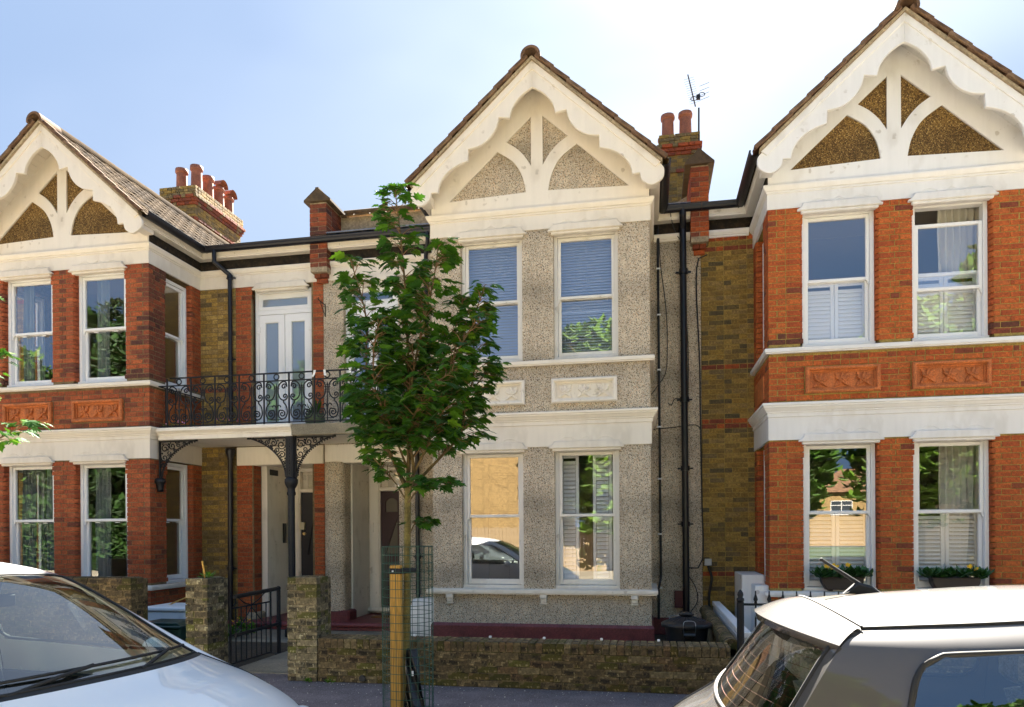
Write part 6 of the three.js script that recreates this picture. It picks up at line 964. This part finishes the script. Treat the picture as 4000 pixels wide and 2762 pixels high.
{
  const t = thing('hatchback_car', 'silver-grey hatchback with roof spoiler parked at the right', 'car', [1.25, -0.12, 6.93]), paint = carPaint(0.072, 0.068, 0.066, 0.0, 0.6);
  buildCar(t, { ...hatchOpt, paint, glass: M.carGlass, rearGlassMat: M.carGlassRear, trim: trimBeige, seatMat: seatPale, lining: liningGrey });
  // spoiler lip over the rear window
  const top = [], N = 20; for (let j = 0; j <= 6; j++) top.push(Array.from({ length: N + 1 }, (_, k) => { const s = 1 - 2 * k / N, b = 1 - s * s, e = j / 6; const xa = 0.955 - 0.06 * b, xt = 0.865 - 0.17 * b; return [lerp(xa, xt, e), lerp(1.392 + 0.046 * b, 1.342 + 0.035 * b, Math.pow(e, 1.6)), s * lerp(0.515, 0.61, e)]; }));
  const under = top[6].map(([x, y, z]) => [x + 0.005, y - 0.028, z]), inn = top[6].map(([x, y, z]) => [x + 0.12, y - 0.02, z * 0.95]);
  mesh('spoiler', [surface(top), surface([top[6], under, inn])], paint, t, true);
  mesh('spoiler_gap', tube(top[0].map(([x, y, z]) => [x + 0.004, y + 0.001, z]), 0.005, 5), M.rubber, t);
  for (const q of [-1, 1]) { const c = new THREE.CatmullRomCurve3(hatchRows[0].slice(0, 4).map(([x, y, z]) => V3(x, y + 0.002, q * z))); mesh('roof_gap', new THREE.TubeGeometry(c, 30, 0.006, 5), M.rubber, t); const e = new THREE.CatmullRomCurve3(hatchRows.slice(1, 5).map((r) => V3(r[0][0] - 0.002, r[0][1], q * (r[0][2] + 0.001)))); mesh('tailgate_gap', new THREE.TubeGeometry(e, 24, 0.006, 5), M.rubber, t); }
  mesh('roof_aerial', [ext(shapeOf([[-0.09, 0], [0.07, 0], [0.02, 0.035], [-0.035, 0.05]]), 0.045, 0.01).translate(1.16, 1.448, -0.19), rod([1.135, 1.49, -0.168], [0.985, 1.592, -0.168], 0.0085, 0.006, 8), new THREE.SphereGeometry(0.008, 8, 6).translate(0.985, 1.592, -0.168)], M.rubber, t);
  const hl = []; for (let i = 1; i < 9; i++) { const y = 1.02 + i * 0.032; hl.push(tube(Array.from({ length: 13 }, (_, k) => { const s = 1 - k / 6, f = (y - 0.98) / 0.355; return [lerp(0.62, 0.87, f) - 0.142 * (1 - s * s * 0.8) + 0.03, y, s * lerp(0.6, 0.52, f)]; }), 0.0008, 4)); } mesh('heater_lines', hl, std({ color: lin(0.16, 0.04, 0.012), roughness: 0.8 }), t);
}
const mpvRows = [
  [[-3.0, 1.40, 0.50], [-2.6, 1.49, 0.52], [-1.9, 1.545, 0.53], [-1.0, 1.465, 0.51], [-0.126, 1.005, 0.655], [0.25, 0.895, 0.65], [0.60, 0.745, 0.60], [0.80, 0.60, 0.48]],
  [[-3.05, 1.32, 0.59], [-2.6, 1.41, 0.635], [-1.9, 1.465, 0.645], [-1.02, 1.395, 0.60], [-0.09, 0.985, 0.715], [0.25, 0.865, 0.71], [0.58, 0.71, 0.66], [0.78, 0.57, 0.55]],
  [[-3.25, 0.98, 0.72], [-2.7, 0.98, 0.79], [-1.9, 0.965, 0.81], [-1.0, 0.94, 0.81], [-0.06, 0.90, 0.795], [0.25, 0.79, 0.78], [0.57, 0.64, 0.73], [0.78, 0.52, 0.62]],
  [[-3.32, 0.76, 0.75], [-2.7, 0.76, 0.835], [-1.9, 0.75, 0.845], [-1.0, 0.73, 0.845], [-0.06, 0.70, 0.84], [0.25, 0.64, 0.82], [0.58, 0.54, 0.76], [0.81, 0.46, 0.64]],
  [[-3.36, 0.50, 0.75], [-2.7, 0.49, 0.835], [-1.9, 0.48, 0.84], [-1.0, 0.48, 0.84], [-0.06, 0.48, 0.835], [0.25, 0.46, 0.82], [0.60, 0.42, 0.77], [0.83, 0.38, 0.64]],
  [[-3.30, 0.24, 0.70], [-2.7, 0.20, 0.78], [-1.9, 0.19, 0.79], [-1.0, 0.19, 0.79], [-0.06, 0.19, 0.78], [0.25, 0.20, 0.77], [0.58, 0.21, 0.72], [0.79, 0.22, 0.60]]];
const mpvOpt = { rows: mpvRows, st: { header: 3, cowl: 4, front: 6 }, windows: [[[-2.85, 1.04], [-1.95, 1.02], [-1.95, 1.455], [-2.72, 1.395]], [[-1.87, 1.02], [-0.75, 0.99], [-0.36, 1.0], [-1.02, 1.40], [-1.87, 1.455]]], winRadius: 0.09, wheels: [-2.75, -0.02], doorLines: [-1.91, -0.62], handle: -1.75, roofLift: (e) => 0.045 + 0.02 * Math.sin(e * 3.1), tailBulge: -0.05, headBulge: 0.10, cowlBulge: 0.24, cowlLift: 0.035, noseBulge: 0.16, noseLift: 0.05, rearBulge: 0.12, rearGlass: [5, 16], cabin: [-2.9, -0.55], seats: [-1.55, -2.45], driver: 1, mirror: [-0.66, 0.98, 0.80], lamp: [0.58, 0.66, 0.62], tail: [-3.14, 0.95, 0.70] };
{
  const t = thing('white_car', 'white car parked at the left with its bonnet and windscreen in view', 'car', [-1.1, -0.12, 6.8]); t.rotation.y = -0.1;
  buildCar(t, { ...mpvOpt, paint: carPaint(0.86, 0.86, 0.85, 0, 0.5), glass: M.carGlass, trim: trimDark, seatMat: seatGrey, lining: liningGrey });
  // wipers parked along the foot of the windscreen
  const wy = (z) => 1.012 + 0.035 * (1 - (z / 0.65) ** 2), wx = (z) => -0.16 + 0.24 * (1 - (z / 0.65) ** 2);
  for (const [a, b] of [[0.58, -0.08], [0.02, -0.56]]) mesh('wiper', [tube(Array.from({ length: 7 }, (_, i) => { const z = lerp(a, b, i / 6); return [wx(z) - 0.055, wy(z) + 0.045, z]; }), 0.008, 5), tube([[wx(a) + 0.02, wy(a) - 0.005, a], [wx(lerp(a, b, 0.3)) - 0.02, wy(lerp(a, b, 0.3)) + 0.03, lerp(a, b, 0.3)], [wx(lerp(a, b, 0.55)) - 0.05, wy(lerp(a, b, 0.55)) + 0.05, lerp(a, b, 0.55)]], 0.010, 6)], M.rubber, t);
  const c = new THREE.CatmullRomCurve3(mpvRows[0].slice(4, 7).map(([x, y, z]) => V3(x, y + 0.001, -z))); mesh('bonnet_gap', [new THREE.TubeGeometry(c, 20, 0.004, 5), new THREE.TubeGeometry(new THREE.CatmullRomCurve3(mpvRows[0].slice(4, 7).map(([x, y, z]) => V3(x, y + 0.001, z))), 20, 0.004, 5)], M.rubber, t);
}
// ---------------------------------------------------------------- the sunlit side of the street, seen in the windows and the car paint
structure('pavement', bx(-60, -0.2, 15.2, 60, 0, 17.6, 0.01), M.path); structure('kerb', bx(-60, -0.25, 15.05, 60, 0.0, 15.19, 0.02), M.kerb);
structure('pavement', bx(-60, -0.2, 17.61, 60, 0.005, 22, 0.01), M.path); structure('lawn', bx(-60, -0.2, 22.01, 60, 0.01, 60, 0.01), std({ color: lin(0.09, 0.14, 0.035), roughness: 1, map: sized(tGrain, 2) }));
M.farBrick = std({ color: lin(0.40, 0.27, 0.11), map: sized(tBrickFace, 1.1), roughness: 0.9 }); M.farRender = std({ color: lin(0.86, 0.77, 0.60), map: sized(tPaint, 2.6), roughness: 0.9 }); M.farRoof = std({ color: lin(0.30, 0.17, 0.10), map: sized(tRoof, 1.2), roughness: 0.9 });
function farHouse(lab, x0, x1, z0, z1, h, ridge, wins, skin = M.farBrick) {
  const t = thing('brick_house', lab, 'house', [(x0 + x1) / 2, 0, z0]), w = (x1 - x0) / 2, d = z1 - z0;
  mesh('wall', bx(-w, 0, 0, w, h, d, 0.02), skin, t);
  if (skin === M.farBrick) mesh('brick_courses', Array.from({ length: Math.floor(h / 0.075) }, (_, k) => { const r = Math.sin(k * 12.9) * 0.003; return bx(-w - 0.006, k * 0.075 + 0.005, -0.008 + r, w + 0.006, k * 0.075 + 0.07, 0.1, 0.002); }), M.farBrick, t);
  const e = 0.4, A = [[-w - e, h, -e], [w + e, h, -e], [w + e, h, d + e], [-w - e, h, d + e]], q = Math.min(w, d / 2) * 0.9, R = [[-w + q, ridge, d / 2], [w - q, ridge, d / 2]];
  const P = []; const tr = (...a) => P.push(...a); tr(A[1], A[0], R[0], A[1], R[0], R[1]); tr(A[2], A[1], R[1]); tr(A[3], A[2], R[1], A[3], R[1], R[0]); tr(A[0], A[3], R[0]); tr(A[0], A[1], A[2], A[0], A[2], A[3]);
  const g = new THREE.BufferGeometry(); g.setAttribute('position', new THREE.Float32BufferAttribute(P.flat(), 3)); g.computeVertexNormals(); const rf = mesh('roof', g, M.farRoof, t);
  mesh('chimney', [bx(-0.4, ridge - 0.6, d / 2 - 0.4, 0.4, ridge + 0.9, d / 2 + 0.3, 0.02), rod([-0.2, ridge + 0.9, d / 2], [-0.2, ridge + 1.3, d / 2], 0.12), rod([0.2, ridge + 0.9, d / 2], [0.2, ridge + 1.3, d / 2], 0.12)], M.pot, rf);
  for (const [a, b, ww, hh] of wins) { const g2 = grp('window', t); mesh('frame', [bx(a, b, -0.05, a + 0.07, b + hh, 0.02), bx(a + ww - 0.07, b, -0.05, a + ww, b + hh, 0.02), bx(a, b + hh - 0.07, -0.05, a + ww, b + hh, 0.02), bx(a, b, -0.07, a + ww, b + 0.07, 0.02), bx(a + ww / 2 - 0.04, b, -0.045, a + ww / 2 + 0.04, b + hh, 0.02), bx(a, b + hh * 0.65, -0.045, a + ww, b + hh * 0.65 + 0.06, 0.02)], M.farFrame, g2); mesh('pane', bx(a + 0.05, b + 0.05, -0.02, a + ww - 0.05, b + hh - 0.05, -0.01, 0.001), M.farPane, g2); }
}
M.farFrame = std({ color: lin(0.5, 0.48, 0.44), roughness: 0.7 }); M.farPane = phy({ color: lin(0.03, 0.035, 0.04), roughness: 0.05, clearcoat: 1 });
farHouse('yellow brick house across the street reflected in the lower bay window', -13.5, -2.4, 20.5, 29, 5.6, 8.0, [[-4.2, 3.1, 1.8, 1.3]]);
farHouse('yellow brick house with hipped tile roof reflected in the lower right windows', 17, 28, 64, 73, 5.2, 7.8, [[-3.6, 3.0, 2.0, 1.4], [1.2, 3.0, 2.0, 1.4]]);
farHouse('cream rendered house across the street opposite the pebbledash house', -1.2, 6.4, 21, 29, 5.6, 8.0, [[-2.6, 3.1, 1.6, 1.3], [1.0, 3.1, 1.6, 1.3], [-2.6, 0.7, 1.8, 1.5]], M.farRender);
farHouse('cream rendered house across the street beyond the broad green tree', 12.4, 27, 21, 29, 5.6, 8.0, [[-5, 3.1, 1.6, 1.3], [4, 3.1, 1.6, 1.3]], M.farRender);
farHouse('long pale brick house across the street behind the tall dark tree', -42, -15.5, 22, 30, 5.6, 8.2, [[-8, 3, 1.8, 1.3], [-2, 3, 1.8, 1.3], [6, 3, 1.8, 1.3]], M.farRender);
const fence = thing('timber_fence', 'weathered board fence across the street in front of the brick house', 'fence', [-4.5, 0, 18.4]); for (let i = 0; i < 56; i++) mesh('board', bx(-4 + i * 0.15, 0, -0.012, -4 + i * 0.15 + 0.135, 1.75 + 0.02 * ((i * 7) % 3), 0.012, 0.004), M.fenceBoard, fence); mesh('rail', [bx(-4, 0.4, 0.013, 4.4, 0.48, 0.06), bx(-4, 1.4, 0.013, 4.4, 1.48, 0.06)], M.fenceBoard, fence);
// broad-leaved trees: trunk, limbs, crown of many leaf sprays
const SPRAY = (() => { const gs = []; const r = rng(3); for (let i = 0; i < 7; i++) { const g = leafGeo(0.30, 0.17).rotateX(1.2 + (r() - 0.5)).rotateY(i * 0.9 + r()); gs.push(g.translate((r() - 0.5) * 0.2, (r() - 0.5) * 0.14, (r() - 0.5) * 0.2)); } return merged(gs); })();
function bigTree(lab, x, z, h, rx, ry, n, mat, seed, low = 0.3) {
  const t = thing('broadleaf_tree', lab, 'tree', [x, 0, z], 'trees across the street'), r = rng(seed), cy = h - ry;
  mesh('trunk', [tapered([[0, 0, 0], [0.1, h * 0.25, 0], [0.05, h * 0.5, 0.1], [0, h * 0.85, 0]], 0.24, 0.05, 10), ...Array.from({ length: 9 }, (_, i) => { const a = i * 2.4, y = h * (0.25 + 0.06 * i); return tapered([[0.05, y, 0], [Math.cos(a) * rx * 0.4, y + ry * 0.25, Math.sin(a) * rx * 0.4], [Math.cos(a) * rx * 0.8, y + ry * 0.4, Math.sin(a) * rx * 0.8]], 0.09, 0.02, 6); })], M.bark, t);
  const im = new THREE.InstancedMesh(SPRAY, mat, n), m = M4(), q = new THREE.Quaternion(), e = new THREE.Euler(); let k = 0;
  const lobes = Array.from({ length: 16 }, () => { const a = r() * 6.283, b = Math.acos(1 - 1.8 * r()), d = 0.45 + 0.35 * r(); return [Math.sin(b) * Math.cos(a) * rx * d, cy + Math.cos(b) * ry * d, Math.sin(b) * Math.sin(a) * rx * d, 0.30 + 0.28 * r()]; });
  while (k < n) { const L = lobes[Math.floor(r() * lobes.length)], a = r() * 6.283, b = Math.acos(1 - 2 * r()), d = Math.pow(r(), 0.45) * L[3]; const p = V3(L[0] + Math.sin(b) * Math.cos(a) * rx * d, L[1] + Math.cos(b) * ry * d, L[2] + Math.sin(b) * Math.sin(a) * rx * d); if (p.y < h * low * 0.5) continue; e.set((r() - 0.5) * 1.2, r() * 6.283, (r() - 0.5) * 1.2); q.setFromEuler(e); const s = 0.8 + 0.9 * r(); m.compose(p, q, V3(s, s, s)); im.setMatrixAt(k++, m); }
  im.name = 'crown'; im.userData.kind = 'stuff'; im.castShadow = im.receiveShadow = true; t.add(im);
}
M.treeA = leafMat(0.06, 0.14, 0.012); M.treeB = leafMat(0.10, 0.19, 0.015); M.treeC = leafMat(0.03, 0.075, 0.012);
bigTree('tall dark tree across the street reflected in the left house windows', -22.0, 19.2, 11.5, 4.2, 5.2, 5200, M.treeC, 5);
bigTree('spreading tree across the street left of the tall dark tree', -31, 19.6, 11, 4.5, 4.5, 4200, M.treeA, 6); bigTree('slender tree across the street right of the tall dark tree', -15.5, 19, 9.0, 2.8, 3.8, 3200, M.treeA, 7);
bigTree('sunlit light green tree across the street opposite the pebbledash house', -0.4, 18.6, 10.2, 2.7, 4.6, 5200, M.treeB, 8);
bigTree('leafy dark tree across the street between the tall and slender trees', -18.6, 18.8, 9.5, 2.8, 3.8, 3200, M.treeC, 17); bigTree('green tree across the street opposite the red house', 6.3, 18.6, 7.2, 2.2, 3.4, 3200, M.treeA, 9);
bigTree('broad green tree across the street to the right', 13.2, 18.6, 11.6, 4.2, 5.4, 7000, M.treeB, 10); bigTree('dense dark tree across the street at the far right', 21, 18.6, 11.5, 4.4, 5.4, 5600, M.treeA, 12);
{ const t = thing('grey_car', 'grey car parked across the street, mirrored in the lower bay window', 'car', [-3.3, -0.12, 14.0]); buildCar(t, { ...mpvOpt, paint: carPaint(0.10, 0.105, 0.115, 0.0, 0.5), glass: M.carGlassDark, trim: trimDark, seatMat: seatGrey, lining: liningGrey }); }

{ // clipped hedge in front of the long house
  const t = thing('hedge', 'dark green hedge across the street reflected in the left house windows', 'hedge', [-22, 0, 17.9]), r = rng(88), n = 6500, im = new THREE.InstancedMesh(SPRAY, M.treeC, n), q = new THREE.Quaternion(), e = new THREE.Euler(), m = M4();
  for (let k = 0; k < n; k++) { const p = V3((r() - 0.5) * 19, 0.1 + r() * 3.1, (r() - 0.5) * 1.1); e.set((r() - 0.5) * 1.4, r() * 6.28, (r() - 0.5) * 1.4); const s = 0.8 + 0.8 * r(); im.setMatrixAt(k, m.compose(p, q.setFromEuler(e), V3(s, s, s))); }
  im.name = 'foliage'; im.userData.kind = 'stuff'; im.castShadow = im.receiveShadow = true; t.add(im); mesh('stems', Array.from({ length: 20 }, (_, i) => rod([-9.2 + i * 0.96, 0, 0], [-9.2 + i * 0.96, 2.4, 0.1], 0.05, 0.02, 6)), M.bark, t);
}
renderer.render(scene, camera);
